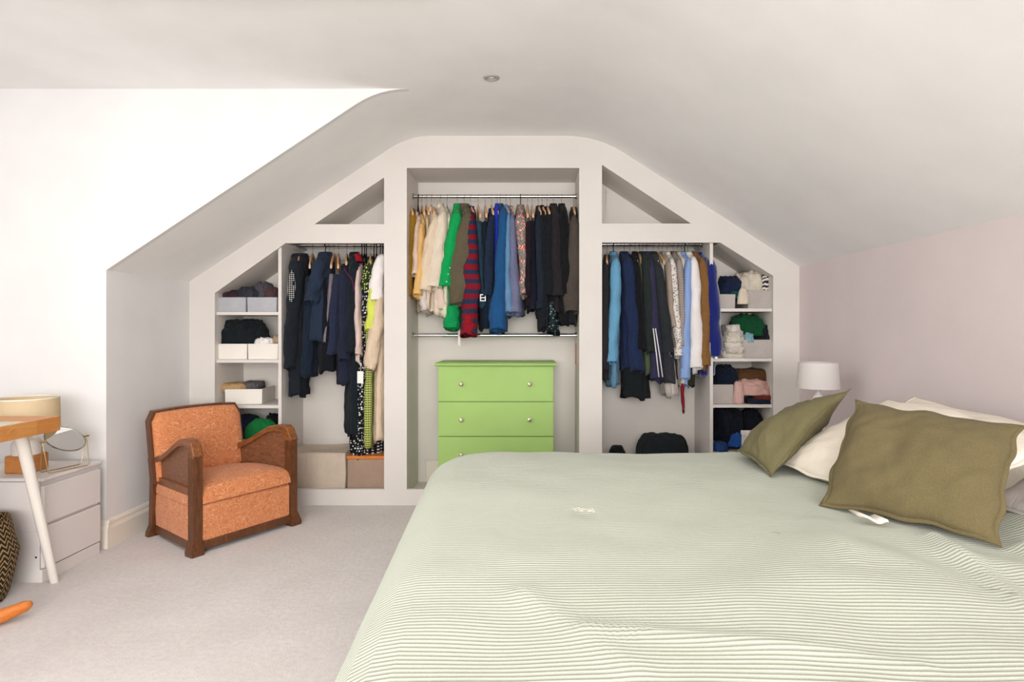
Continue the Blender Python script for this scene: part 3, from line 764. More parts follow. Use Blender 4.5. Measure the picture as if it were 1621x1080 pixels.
st = MB(); zb_ = cZ+0.003
for off in (-0.03, 0.03):
    pa = mc-ax*half; pb = mc+ax*half; fa = Vector((pa.x, pa.y, zb_))+nrm*off+ax*0.008; fb = Vector((pb.x, pb.y, zb_))+nrm*off-ax*0.008
    st.tube([pa, pa.lerp(fa, 0.95), fa+ax*0.008, fb-ax*0.008, pb.lerp(fb, 0.95), pb], 0.0026, 8)
part('wire_stand', st, M['brass'], mr, True, auto=50)
# desk: honey oak rim, sage inset top, pale splayed legs
dX, dYf, dYn = -2.164, 2.75, 1.55; dZ1 = P(0, 659, 2.75).z; dZ0 = P(0, 681, 2.75).z
desk = thing('desk', 'honey oak edged desk with a sage inset top and white splayed legs at the left', 'desk', (-2.5, 2.1, 0))
dXl = -2.86
part('side_rail', MB().box(dX-0.02, dX, dYn, 2.62, dZ0, dZ1), M['deskwood'], desk)
part('end_rail', MB().box(dXl, dX, 2.6205, dYf, dZ0, dZ1), M['deskend'], desk)
part('side_rail', MB().box(dXl, dXl+0.02, dYn, 2.62, dZ0, dZ1), M['deskwood'], desk)
part('end_rail', MB().box(dXl, dX, dYn-0.02, dYn, dZ0, dZ1), M['deskend'], desk)
part('inset_top', MB().box(dXl+0.02, dX-0.02, dYn, 2.62, dZ1-0.012, dZ1-0.003), M['glasstop'], desk, label='sage green inset desktop')
part('underside', MB().box(dXl+0.02, dX-0.02, dYn, 2.62, dZ0+0.004, dZ0+0.012), M['white'], desk)
part('carved_notch', MB().prism([(2.47, dZ0+0.032), (2.50, dZ0+0.012), (2.51, dZ0+0.016), (2.485, dZ0+0.032), (2.51, dZ0+0.048), (2.50, dZ0+0.052)], 'x', dX, dX+0.002), M['deskwood'], desk)
for (xt, yt, xb_, yb_) in ((-2.27, 2.66, -2.27, 2.85), (-2.74, 2.62, -2.80, 2.80), (-2.27, 1.66, -2.27, 1.48), (-2.74, 1.66, -2.80, 1.48)):
    part('leg', MB().tube([(xt, yt, dZ0+0.002), (xb_, yb_, 0.0)], [0.025, 0.0175], 16), M['whitebox'], desk, True, auto=50)
# woven basket
bs = NT('woven_black_straw_basket', 0.8, 0.2); v = bs.coord('UV'); sp = bs.node('ShaderNodeSeparateXYZ'); bs.link(v, sp.inputs[0])
zz = bs.math('ADD', sp.outputs[1], bs.math('MULTIPLY', bs.math('PINGPONG', sp.outputs[0], 0.02), 1.2))
sn = bs.math('SINE', bs.math('MULTIPLY', zz, 2*PI/0.024)); bs.color(bs.mix(bs.ramp(sn, [(0.4, (0, 0, 0, 1)), (0.6, (1, 1, 1, 1))]), lin((48, 38, 30)), lin((196, 160, 110))))
bs.bump(bs.math('SINE', bs.math('MULTIPLY', sp.outputs[1], 2*PI/0.008)), 0.6, 0.004)
bc = Vector((-2.50, 2.60, 0)); prof = [(0.165, 0.0), (0.178, 0.03), (0.192, 0.09), (0.206, 0.16), (0.214, 0.205), (0.205, 0.245), (0.198, 0.27), (0.19, 0.32), (0.18, 0.36), (0.172, 0.36), (0.18, 0.31), (0.19, 0.2), (0.16, 0.015)]
m = MB(); n_ = 64; R = [[(bc.x+r*math.cos(2*PI*k/n_), bc.y+r*math.sin(2*PI*k/n_), h+0.002*math.sin(k*1.57+h*200)) for k in range(n_)] for r, h in prof]
m.loft(R, cap=True, U=[k*0.02 for k in range(n_+1)], V=[h if i < 9 else 0.7-h for i, (r, h) in enumerate(prof)])
single('woven_basket', m, bs.m, 'dark and straw coloured woven basket standing under the desk', 'basket', smooth=True)
# curved lacquered foot of the seat out of frame
m = MB(); path = [P(42, 957, 2.52)]; path[0].z = 0.03
pts = [(-2.115, 2.56, 0.052), (-2.13, 2.55, 0.047), (-2.18, 2.52, 0.036), (-2.26, 2.47, 0.033), (-2.36, 2.41, 0.036), (-2.46, 2.35, 0.048)]
pts = [(-2.085, 2.50, 0.062), (-2.10, 2.49, 0.054), (-2.15, 2.44, 0.038), (-2.23, 2.36, 0.030), (-2.33, 2.26, 0.030), (-2.42, 2.17, 0.040), (-2.50, 2.10, 0.06)]
m.tube(pts, [0.010, 0.022, 0.028, 0.030, 0.030, 0.030, 0.026], 14, sq=1.0)
rk = thing('wooden_stool', 'curved orange lacquered wooden stool foot poking in at the lower left', 'stool', (-2.35, 2.2, 0))
part('runner', m, M['rocker'], rk, True)
m = MB().tube([(-2.33, 2.26, 0.045), (-2.36, 2.20, 0.40)], [0.022, 0.018], 12); part('leg', m, M['rocker'], rk, True)
part('runner', MB().tube([(p[0]+0.0, p[1]-0.34, p[2]) for p in pts], [0.010, 0.022, 0.028, 0.030, 0.030, 0.030, 0.026], 14), M['rocker'], rk, True)
part('leg', MB().tube([(-2.33, 1.92, 0.045), (-2.36, 2.0, 0.40)], [0.022, 0.018], 12), M['rocker'], rk, True)
part('seat', MB().box(-2.58, -2.24, 1.93, 2.27, 0.395, 0.425, 0.01), M['rocker'], rk)
# ------------------------------------------------------------------ hangers and clothes
def make_hanger(kind):
    HL = 0.185 if kind == 'woodlong' else 0.128
    h = thing('clothes_hanger', 'hanger', 'hanger', (0, 0, 0))
    hm = {'woodlong': M['steel'], 'wood': M['steel'], 'woodside': M['steel'], 'black': M['black'], 'green': M['greenplastic'], 'wire': M['steel']}[kind]
    rr = 0.0016 if kind in ('wood', 'wire', 'woodlong') else 0.0035
    pts = []
    R = 0.017
    for k in range(15):
        a = math.radians(200-k*17); pts.append((0, R*math.cos(a), R*math.sin(a)))
    pts = pts[:]; pts += [(0, 0.004, -0.024), (0, 0.0, -0.034), (0, 0, -0.062)]
    part('hook', MB().tube(pts, rr, 8), hm, h, True, local=True)
    b = MB(); R = []
    if kind in ('wood', 'woodlong'):
        for k in range(21):
            u = -1+2*k/20; y = u*HL; z = -0.075-(0.50*HL)*abs(u)**1.3; hh = 0.017+0.006*(1-abs(u)); th = 0.0075-0.001*abs(u)
            x = 0.008*(abs(u)**2)
            R.append([(x-th, y, z-hh*.7), (x-th*.6, y, z-hh), (x+th*.6, y, z-hh), (x+th, y, z-hh*.7), (x+th, y, z+hh*.4), (x+th*.5, y, z+hh*.75), (x-th*.5, y, z+hh*.75), (x-th, y, z+hh*.4)])
        b.loft(R, cap=True); part('shoulder_bar', b, M['hangwood'], h, True, local=True, auto=60)
    else:
        pth = [(0, -0.12, -0.140), (0, -0.06, -0.105), (0, 0, -0.060), (0, 0.06, -0.105), (0, 0.12, -0.140)]
        b.tube(pth, rr*1.4, 8); b.tube([(0, -0.12, -0.142), (0, 0.12, -0.142)], rr*1.2, 8)
        part('shoulder_bar', b, hm, h, True, local=True, auto=60)
    return h
PROTO = {}
def hanger(kind, x, zr, yaw, label):
    if kind not in PROTO:
        h = make_hanger(kind); PROTO[kind] = h
    else:
        src = PROTO[kind]; h = src.copy(); COL.objects.link(h)
        for c in src.children:
            d = c.copy(); COL.objects.link(d); d.parent = h
    h.location = (x, YRod, zr-0.0027); h.rotation_euler = (0, 0, yaw); h['label'] = label
    h['group'] = 'hangers on the wardrobe rails'
    return h
def spw(c, p): return math.copysign(abs(c)**p, c)
CM = {}
def cm(c, kind='cloth'):
    if isinstance(c, str): return M[c]
    if c not in CM: k_ = sum(c)/3.0; q = tuple(max(2, min(238, (k_+(v-k_)*(0.92 if k_ < 150 else 1.15))*(0.9 if k_ < 150 else 0.95))) for v in c); CM[c] = cloth('cloth_%d_%d_%d' % c, q, 0.92, 420, 0.4 if k_ < 150 else 0.1, 0.6)
    return CM[c]
YFR = 4.165
GN = [0]
def body_mesh(H, Fp, hem, b0, b1, ztop, neck, straight, seed, nh=26, hemw=0.012, belly=0.0, fold=0.22, a_max=None):
    m = MB(); N = 48
    d = Vector((Fp.x-H, Fp.y-YRod)); A = d.length; d.normalize(); pr = Vector((-d.y, d.x))
    A = min(A, a_max or 9)
    zs = []; 
    if neck:
        prof = [(ztop, 0.05, 0.55), (ztop-0.012, 0.065, 0.75), (ztop-0.03, 0.09, 0.85), (ztop-0.05, 0.13, 0.92), (ztop-0.068, A*0.97, 0.97), (ztop-0.085, A*1.0, 1.0)]
    else:
        prof = [(ztop, A*0.9, 0.75), (ztop-0.006, A*0.97, 0.95), (ztop-0.03, A, 1.0)]
    z0 = prof[-1][0]; z1 = hem.z; rows = [(z, a, k, 0.0) for z, a, k in prof]
    for i in range(1, nh+1):
        t = i/nh; rows.append((z0+(z1-z0)*t, A*(1.0+0.04*t-0.05*math.sin(PI*t)), 1.0, t))
    R = []; U = None; V = []
    dx = hem.x-Fp.x
    for (z, a, k, t) in rows:
        b = (b0+(b1-b0)*min(1, t*1.25))*k + belly*math.sin(PI*t)
        cx_ = H+dx*t; ring = []
        for j in range(N):
            th = 2*PI*j/N; cs, sn = spw(math.cos(th), 0.85), spw(math.sin(th), 0.75)
            f = 1+fold*(0.3+1.1*t)*(math.sin(th*3+seed+1.5*n3(z*3, seed, 0))*0.6+math.sin(th*7+seed*2.3)*0.4+(0.9-1.8*abs(math.sin(th*4+seed+1.2*n3(z*2.5, seed, 4))))*0.8)
            bb = b*f+0.008*n3(z*14, math.cos(th)*3, seed)+0.005*(1-2.6*abs(n3(z*9, math.cos(th)*4+seed, math.sin(th)*2)))
            aa = a*(1+0.03*math.sin(z*11+seed))
            p = Vector((cx_, YRod))+d*(aa*cs)+pr*(bb*sn)
            zz = z
            if t == 1: zz += hemw*math.sin(th*2+seed)+hemw*0.6*math.sin(th*5+seed*3)
            ring.append(Vector((p.x, min(p.y, 4.49), zz)))
        R.append(ring); V.append(-(z-ztop))
    per = 2*A+0.1
    last = [p+(Vector((H+dx, YRod, p.z))-p)*0.25+Vector((0, 0, 0.02)) for p in R[-1]]
    R.append(last); V.append(V[-1]+0.01)
    U = [4*A*j/N for j in range(N+1)]
    m.loft(R, U=U, V=V, cap=True)
    return m
def sleeve_mesh(S, E, w0, w1, seed, dep=0.05, bulge=0.0, cuff=True, n=20):
    m = MB(); R = []; V = []; N = 18
    for i in range(n+1):
        t = i/n; c = S.lerp(E, t)+Vector((0.006*math.sin(t*4+seed), -0.010*math.sin(PI*t), 0))
        w = (w0+(w1-w0)*t)+bulge*math.sin(PI*min(1, t*1.02))**1.5
        dd = dep*(1-0.25*t)
        if t < 0.12: k = math.sin((t/0.12)*PI/2)**0.7; w = w*(0.3+0.7*k); dd = dd*(0.35+0.65*k)
        if cuff and t > 0.93: w *= 0.93
        ring = []
        for j in range(N):
            th = 2*PI*j/N
            f = 1+0.09*math.sin(th*2+t*16+seed)*(0.5+t)+0.16*n3(math.cos(th)*1.6, t*9, seed+math.sin(th))+0.10*(1-2.4*abs(n3(math.cos(th)*2.2+seed, t*14+math.sin(th)*1.5, seed*2)))
            ring.append(Vector((c.x+w*f*math.cos(th), c.y+dd*f*math.sin(th), c.z+((0.006*math.sin(th*2+seed)-0.014*math.sin(th)) if t == 1 else 0))))
        R.append(ring); V.append(t*(S-E).length)
    R.append([c2+(Vector((E.x, E.y, c2.z))-c2)*0.16+Vector((0, 0, 0.03)) for c2 in R[-1]]); V.append(V[-1])
    m.loft(R, U=[0.28*j/N for j in range(N+1)], V=V, cap=True)
    return m
def garment(name, cat, label, short, hook, top, bot, w, mat, sl=None, neck=True, hk='wood', bay='C', group=None, slmat=None, collar=True, belly=0.0, sbulge=0.0, yf=YFR, fold=0.22, amax=None, drop=0.07, bmat=None):
    zr = {'C': ZRC, 'L': ZRL, 'R': ZRR}[bay]
    GN[0] += 1; seed = GN[0]*1.7
    H = (hook-VX)*YRod/F
    Fp = P(top[0], top[1], yf); hem = P(bot[0], bot[1], yf+0.01)
    b0, b1 = w[0]*yf/F/2, w[1]*yf/F/2
    yaw = math.atan2(Fp.x-H, YRod-Fp.y); yaw = max(-0.25, min(0.25, yaw))
    ztop = min(Fp.z+(drop if neck else 0.0), zr-0.07)
    root = thing(name, label, cat, (H, YRod, hem.z), group)
    m = MB()
    bm = body_mesh(H, Fp, hem, b0, b1, ztop, neck, False, seed, belly=belly, fold=fold, a_max=amax)
    bn = {'trousers': 'leg_panel', 'jeans': 'leg_panel', 'skirt': 'skirt_panel'}.get(name, 'body')
    part(bn, bm, bmat or mat, root, True, auto=None)
    if sl:
        sx, sy, sw0, sw1 = sl
        E = P(sx, sy, yf-0.02); S = Vector((Fp.x, yf+0.005, Fp.z+0.006))
        part('sleeve', sleeve_mesh(S, E, sw0*yf/F/2, sw1*yf/F/2, seed, bulge=sbulge*yf/F/2), slmat or mat, root, True)
        if name in ('shirt', 'blouse', 'jacket', 'track_top', 'cardigan', 'jumper') and not sbulge > 8:
            q0 = S.lerp(E, 0.91); q1 = S.lerp(E, 1.005); cw_ = sw1*yf/F/2*0.98+0.0015
            cf = MB(); rr = []
            for (tt_, k_) in ((0, 0.97), (0.08, 1.05), (0.9, 1.05), (1, 1.02), (1, 0.9), (0.6, 0.88)):
                c_ = q0.lerp(q1, tt_); rr.append([Vector((c_.x+cw_*k_*math.cos(a)*(1+0.05*math.sin(3*a+seed)), c_.y-0.002+0.040*k_*math.sin(a), c_.z-0.014*math.sin(a)*tt_)) for a in [2*PI*j/20 for j in range(20)]])
            cf.loft(rr, U=[0.28*j/20 for j in range(21)], V=[0, .004, .05, .054, .056, .08]); part('cuff', cf, slmat or mat, root, True)
        S2 = Vector((2*H-Fp.x, 2*YRod-yf-0.02, Fp.z)); E2 = Vector((S2.x+(E.x-S.x), 4.43, E.z+0.01))
        part('sleeve', sleeve_mesh(S2, E2, sw0*yf/F/2*0.8, sw1*yf/F/2*0.7, seed+3, dep=0.035), slmat or mat, root, True)
    if neck and collar:
        c = MB(); R = []
        for rr, dz in ((0.052, -0.020), (0.058, 0.0), (0.050, 0.022), (0.040, 0.024), (0.036, 0.0)):
            R.append([Vector((H+rr*0.55*max(0.55, b0/0.035)*math.cos(2*PI*j/18), YRod+rr*math.sin(2*PI*j/18)*1.1, min(zr-0.04, ztop+dz-0.004+0.008*math.sin(2*PI*j/18)))) for j in range(18)])
        c.loft(R); part('collar', c, slmat or mat, root, True)
    if hk == 'wood' and not neck: hk = 'woodlong'
    hanger(hk, H, zr, yaw, '%s hanger carrying the %s' % ({'woodlong': 'pale wooden', 'wood': 'pale wooden', 'black': 'black plastic', 'green': 'green plastic', 'wire': 'thin wire'}[hk], short))
    return root, H, Fp, hem
G1 = 'clothes on the middle rail'; G2 = 'clothes on the left rail'; G3 = 'clothes on the right rail'
def g(bay, name, cat, label, short, hook, top, bot, w, mat, **k):
    return garment(name, cat, label, short, hook, top, bot, w, cm(mat), bay=bay, group={'C': G1, 'L': G2, 'R': G3}[bay], **k)
# patterned cloths
M['stripeknit'] = pattern('red_navy_striped_knit', 'stripe', (122, 24, 38), (40, 48, 70), 0.068)
M['redfloral'] = pattern('grey_knit_red_flowers', 'floral', (142, 136, 128), (205, 30, 38), 0.045)
M['gingham'] = pattern('lime_black_gingham', 'gingham', (206, 216, 120), (28, 36, 24), 0.016)
M['bwcheck'] = pattern('black_white_check', 'check', (24, 26, 32), (224, 222, 216), 0.022)
M['bwdots'] = pattern('black_white_blossom', 'dots', (24, 26, 30), (226, 224, 216), 0.018)
M['limeleaf'] = pattern('lime_leaf_print', 'dots', (44, 52, 32), (206, 222, 130), 0.018)
M['houndstooth'] = pattern('black_white_houndstooth', 'check', (26, 28, 30), (236, 234, 228), 0.013)
M['dotshirt'] = pattern('white_shirt_brown_dots', 'dots', (222, 214, 206), (86, 76, 76), 0.015)
M['gridshirt'] = pattern('white_shirt_brown_grid', 'check', (120, 104, 98), (232, 226, 216), 0.011)
M['whitecloth'] = cloth('white_cotton', (232, 226, 222), 0.9, 420, 0.04, 0.35)
M['velvet'] = cloth('blue_velvet', (8, 26, 104), 0.75, 500, 0.2, 0.3, sheen=0.8)
M['stripedshirt'] = pattern('blue_striped_cotton', 'vstripe', (132, 160, 210), (150, 176, 220), 0.012)
M['sequin'] = pattern('black_sequin', 'dots', (22, 32, 36), (110, 130, 130), 0.02, 0.3)
M['orangebox'] = M['rocker']
C = 'C'
g(C,'cardigan','cardigan','mustard yellow knitted cardigan at the far left of the middle rail','mustard cardigan',650,(654,345),(649,470),(17,12),(168,122,34),yf=4.18)
g(C,'blouse','blouse','blush pink creased blouse second from the left on the middle rail','blush blouse',662,(664,350),(660,442),(11,14),(220,196,176),sl=(658,436,9,10),hk='black')
g(C,'shirt','shirt','apricot tan shirt with loose cuff beside the blush blouse','apricot tan shirt',668,(670,354),(664,473),(9,11),(226,186,124),sl=(661,468,8,14))
g(C,'blouse','blouse','thin pale sand blouse between the apricot shirt and the cream blouse','pale sand blouse',675,(677,352),(672,482),(7,9),(214,196,164))
g(C,'blouse','blouse','cream blouse with full gathered sleeve tied at the cuff, middle rail','gathered cream blouse',683,(690,342),(676,492),(13,13),(228,210,186),sl=(672,462,14,20),sbulge=4)
g(C,'jacket','jacket','long ivory jacket with wide soft sleeve left of the green shirt','ivory jacket',697,(704,335),(694,497),(14,20),(230,216,198),sl=(684,456,16,26),sbulge=4)
g(C,'jumper','jumper','pale mint cream jumper squeezed beside the bright green shirt','pale mint jumper',708,(711,345),(704,500),(9,14),(224,228,200),hk='wire')
g(C,'shirt','shirt','bright emerald green shirt with a flared hem on the middle rail','bright green shirt',724,(722,336),(716,520),(15,26),(12,176,88),sl=(704,455,17,21))
g(C,'puffer_jacket','jacket','bulky olive brown padded jacket beside the bright green shirt','olive padded jacket',735,(741,336),(734,488),(20,34),(104,94,72),sl=(723,484,20,26),sbulge=14)
g(C,'jumper','jumper','long red and navy striped knitted jumper on the middle rail','striped red and navy jumper',745,(748,338),(744,528),(14,22),'stripeknit',sl=(741,532,14,24),sbulge=9,drop=0.06)
r12 = g(C,'trousers','trousers','teal denim trousers with a white metal buckle beside the striped jumper','teal denim trousers',757,(758,349),(765,486),(12,14),(38,72,92),neck=False)
g(C,'trousers','trousers','dark navy trousers on a bare wood hanger right of the teal denim','dark navy trousers',768,(768,349),(770,522),(11,18),(24,36,54),neck=False)
g(C,'shirt','shirt','ink navy shirt just left of the vivid blue shirt','ink navy shirt',778,(779,344),(776,500),(11,14),(30,46,70),sl=(772,470,11,13))
g(C,'shirt','shirt','vivid royal blue shirt showing as a narrow strip on the middle rail','royal blue shirt',787,(786,335),(787,500),(9,12),(30,58,206))
g(C,'shirt','shirt','mid blue denim shirt with its open cuff hanging lowest, middle rail','mid blue denim shirt',792,(797,330),(794,527),(13,22),(26,70,116),sl=(788,522,15,25),slmat=cm((30,86,142)))
g(C,'shirt','shirt','pale washed blue denim shirt beside the grey lilac jacket','pale blue denim shirt',801,(804,338),(808,498),(9,13),(104,150,190),sl=(806,496,9,12))
g(C,'jacket','jacket','grey lilac denim jacket left of the flowered knit','grey lilac jacket',808,(812,340),(820,500),(10,20),(104,110,146),sl=(815,496,11,18),slmat=cm((118,122,156)))
g(C,'cardigan','cardigan','grey knitted cardigan with red flowers on the middle rail','flowered grey cardigan',824,(824,338),(828,472),(15,11),'redfloral',sl=(829,468,17,11),hk='black')
g(C,'top','top','maroon black top hanging low under a bare wooden hanger','maroon black top',835,(834,352),(836,488),(10,14),(40,26,34),neck=False,sl=(834,470,9,11))
g(C,'trousers','trousers','blue black trousers under the triangular wooden hanger, middle rail','blue black trousers',842,(842,348),(845,492),(11,20),(28,34,50),neck=False)
g(C,'shirt','shirt','charcoal navy shirt, first of the dark sleeves right of the wooden triangle','charcoal navy shirt',852,(854,340),(856,500),(10,12),(34,42,56),sl=(856,490,10,12))
g(C,'jumper','jumper','black jumper, second dark sleeve, with its long cuff hanging low','black long-cuffed jumper',858,(861,339),(862,524),(10,12),(26,30,38),sl=(861,520,10,11))
g(C,'dress','dress','black dress with a sequinned hem reaching the lower rail','sequinned black dress',866,(868,341),(873,480),(10,22),(28,32,34),sl=(868,470,10,20))
g(C,'jacket','jacket','brown black jacket with a small white button, middle of the dark section','brown black jacket',876,(879,333),(882,494),(15,20),(44,40,42),sl=(884,470,14,18))
g(C,'coat','coat','black coat with pointed collar left of the taupe tweed jacket','black pointed-collar coat',889,(893,331),(897,512),(14,22),(26,27,30),sl=(893,470,14,18))
g(C,'jacket','jacket','taupe tweed jacket at the far right of the middle rail','taupe tweed jacket',908,(908,342),(903,514),(12,16),(40,38,38),sl=(905,494,13,22),slmat=cm((84,76,68)),sbulge=8)
# sequinned underskirt below the black dress
def panel(px, py0, py1, w0, w1, y, mat, name, parent, label=None, dep=0.05, seed=0, flare=0.3):
    S = P(px[0], py0, y); E = P(px[1], py1, y)
    return part(name, sleeve_mesh(S, E, w0*y/F/2, w1*y/F/2, seed, dep=dep, cuff=False, n=12), mat, parent, True, label=label)
def find(short):
    for o in COL.objects:
        if o.get('label') == short: return o
D_ = lambda s: next(o for o in COL.objects if o.get('category') and s in o.get('label', '') and 'hanger' not in o.name)
panel((872, 874), 470, 529, 17, 20, 4.22, M['sequin'], 'sequin_hem', D_('sequinned hem'), 'black sequinned hem', seed=4)
panel((717, 716), 480, 521, 16, 26, 4.20, cm((12,168,90)), 'shirt_tail', D_('bright emerald'), seed=8)
panel((673, 673), 455, 494, 12, 13, 4.20, cm((222,212,206)), 'shirt_tail', D_('cream blouse with full'), seed=3)
panel((698, 698), 455, 494, 15, 20, 4.20, cm((226,206,190)), 'pocket_lining', D_('long ivory'), seed=5)
panel((742, 741), 495, 532, 20, 22, 4.15, cm((158,24,38)), 'ribbed_cuff', D_('red and navy striped knitted'), 'plain red ribbed cuff', seed=6)
for px_, py_ in ((712, 424), (709.5, 434), (707, 446)):
    q = P(px_, py_, 4.10); part('button', MB().lathe([(0.001, -0.004), (0.004, -0.003), (0.005, 0.008)], (q.x, q.y, q.z), 10, 'y'), M['ceramic'], D_('bright emerald'), True, label='pearl white button')
tt = r12[0]; bk_ = MB(); Yb = 4.135
def ringbox(m, x0, x1, z0, z1, t, ya, yb):
    m.box(x0, x1, ya, yb, z0, z0+t); m.box(x0, x1, ya, yb, z1-t, z1); m.box(x0, x0+t, ya, yb, z0+t, z1-t); m.box(x1-t, x1, ya, yb, z0+t, z1-t)
a_ = P(760, 477, Yb); b_ = P(769, 466, Yb); ringbox(bk_, a_.x, b_.x, a_.z, b_.z, 0.006, Yb-0.004, Yb+0.002); zz = (a_.z+b_.z)/2; bk_.box(a_.x, b_.x-0.006, Yb-0.005, Yb+0.001, zz-0.003, zz+0.003)
part('buckle', bk_, M['ceramic'], tt, label='white metal belt buckle')
tg = P(727, 533, 4.26); single('ribbon_tab', MB().box(tg.x-0.008, tg.x+0.008, 4.255, 4.26, P(0,547,4.26).z, P(0,505,4.26).z), M['whitecloth'], 'white fabric tab hanging over the lower rail beside the striped jumper', 'fabric tab')

L = 'L'
r = g(L,'dress','dress','black knitted dress with a houndstooth shoulder patch, far left of left rail','houndstooth-patched dress',475,(470,418),(468,628),(30,26),(32,38,46),sl=(459,585,20,18))
ins = MB(); cpt = [P(x, y, 4.105) for x, y in ((463,427),(467,440),(468,455),(466,470),(461,479),(457,475),(455,460),(456,444),(459,432))]
cc = sum(cpt, Vector())/len(cpt); b = len(ins.v); ins.v += [cc]+cpt
for i in range(len(cpt)):
    j = (i+1) % len(cpt); ins.q((b, b+1+j, b+1+i), [(ins.v[q].x, ins.v[q].z) for q in (b, b+1+j, b+1+i)])
bb = len(ins.v); ins.v += [p+Vector((0.0, 0.02, 0)) for p in cpt]
for i in range(len(cpt)): j = (i+1) % len(cpt); ins.q((b+1+i, b+1+j, bb+j, bb+i))
part('checked_patch', ins, M['houndstooth'], r[0], label='black and white houndstooth patch')
g(L,'dress','dress','navy dress under a sloping wooden hanger, second from the left on left rail','second navy dress',495,(490,437),(484,596),(16,24),(30,42,60),neck=False)
g(L,'tunic','tunic','slate navy round-shouldered tunic on a black hanger, left rail','slate navy tunic',515,(507,412),(505,538),(26,38),(42,56,78),sl=(492,480,20,22),hk='black',drop=0.06)
g(L,'top','top','black cropped top with dangling ties below the slate navy tunic','black tie top',521,(512,438),(516,590),(12,30),(22,26,32),neck=False,hk='wire')
g(L,'trousers','trousers','mauve grey patterned trousers in a narrow strip beside the tunic','mauve grey trousers',529,(524,433),(514,544),(9,9),(134,122,132),neck=False)
g(L,'skirt','skirt','pleated indigo skirt on a wooden hanger, left rail','pleated indigo skirt',536,(534,434),(526,560),(18,30),(44,50,76),neck=False,fold=0.4)
g(L,'shirt','shirt','dusky navy shirt right of the pleated skirt','dusky navy shirt',549,(546,428),(546,608),(18,22),(36,42,62),neck=True,sl=(545,570,16,18),drop=0.04)
r = g(L,'dress','dress','long green black dress with red collar and magenta piping','long green black dress',561,(560,414),(562,690),(18,25),(30,38,44),sl=(556,560,18,18),hk='wood')
pp = [P(x, y, 4.10) for x, y in ((545,425),(551,435),(556,440),(559,450),(560,462))]
part('piping', MB().tube(pp, 0.0022, 6), cm((150,40,110)), r[0], True, label='magenta piping')
panel((566, 571), 402, 416, 8, 7, 4.2, cm((190,20,40)), 'red_collar', r[0], 'red collar', seed=2)
r = g(L,'blouse','blouse','pale pink long blouse with a white swing tag, left rail','pale pink tagged blouse',573,(569,424),(567,575),(11,13),(226,204,196),hk='black',sl=(568,562,10,9),drop=0.05)
part('swing_tag', MB().box(P(565.5,0,4.11).x, P(575,0,4.11).x, 4.11, 4.113, P(0,607,4.11).z, P(0,588,4.11).z), M['ceramic'], r[0], label='white paper swing tag')
part('tag_cord', MB().tube([P(567, 566, 4.12), P(571, 578, 4.112), P(571, 589, 4.112)], 0.0016, 6), M['ceramic'], r[0], True)
g(L,'top','top','crimson red top showing as a sliver beside the blossom dress','crimson red top',577,(572,462),(572,500),(10,8),(180,24,36),neck=False,hk='black')
g(L,'dress','dress','long black dress with white blossom print, left rail','blossom print dress',580,(578,430),(568,728),(12,22),'bwdots',sl=(579,500,11,10),hk='black',slmat=M['bwdots'])
g(L,'dress','dress','long lime and black gingham dress, left rail','lime gingham dress',587,(584,418),(583,712),(13,17),'gingham',yf=4.15,sl=(579,462,14,12),hk='wood',slmat=M['limeleaf'],drop=0.05)
g(L,'skirt','skirt','black and white checked skirt hanging lowest at the right of left rail','black checked skirt',592,(594,470),(588,734),(10,34),'bwcheck',neck=False,hk='black',yf=4.24)
g(L,'top','top','lime yellow draped top below the white tee','lime yellow top',596,(592,440),(588,528),(12,22),(214,222,110),neck=False,hk='black',sl=(587,525,12,20))
g(L,'dress','dress','long cream dress with balloon sleeve, right end of left rail','cream balloon-sleeved dress',602,(603,455),(600,700),(12,20),(226,206,182),hk='black',sl=(587,587,9,20),sbulge=7,neck=False)
g(L,'t_shirt','t-shirt','white short-sleeved tee at the right end of left rail','white tee',606,(603,404),(603,480),(16,18),'whitecloth',hk='black',sl=(593,478,14,27),drop=0.04,collar=False)

R_ = 'R'
g(R_,'coat','coat','charcoal black coat at the far left of right rail','charcoal black coat',961,(959,420),(958,600),(12,14),(46,44,48),sl=(956,590,12,12))
g(R_,'cardigan','cardigan','sky blue knitted cardigan with ribbed cuffs, right rail','sky blue cardigan',971,(976,410),(972,612),(16,17),(104,152,182),hk='black',sl=(967,574,16,19),slmat=cm((116,166,196)))
g(R_,'jacket','jacket','navy boucle jacket widening to the hem, right of the sky blue cardigan','navy boucle jacket',988,(992,408),(997,585),(18,32),(34,48,84),sl=(1009,588,18,22))
g(R_,'dress','dress','black green pleated dress hanging low at the left of right rail','black green long dress',997,(999,420),(1006,632),(10,38),(28,34,36),neck=True,hk='wire')
g(R_,'shirt','shirt','near black shirt right of the navy boucle jacket','near black shirt',1005,(1007,412),(1014,560),(12,16),(24,24,30),sl=(1013,555,13,15))
g(R_,'shirt','shirt','moss green shirt whose tail shows below the dark jackets','moss green shirt',1012,(1014,420),(1026,592),(10,18),(92,106,74))
g(R_,'jacket','jacket','dark green black jacket with upturned collar, right rail','upturned-collar jacket',1017,(1021,404),(1036,565),(15,20),(42,50,50),sl=(1033,560,17,18),drop=0.085)
r = g(R_,'track_top','jacket','purple navy track top with white stripes at the cuff, right rail','striped track top',1024,(1030,410),(1042,606),(13,20),(56,54,84),sl=(1040,600,14,20),hk='wire')
for k in (0, 6):
    part('stripe', MB().tube([P(1034+k*0.6, 520, 4.075), P(1039+k*0.8, 560, 4.075), P(1043+k, 597, 4.075)], 0.004, 6), M['whitecloth'], r[0], True, label='white stripe')
g(R_,'jacket','jacket','graphite grey jacket with a boxy hem right of the track top','graphite jacket',1034,(1040,414),(1062,605),(16,26),(62,62,66),sl=(1056,560,16,20),slmat=cm((48,52,56)))
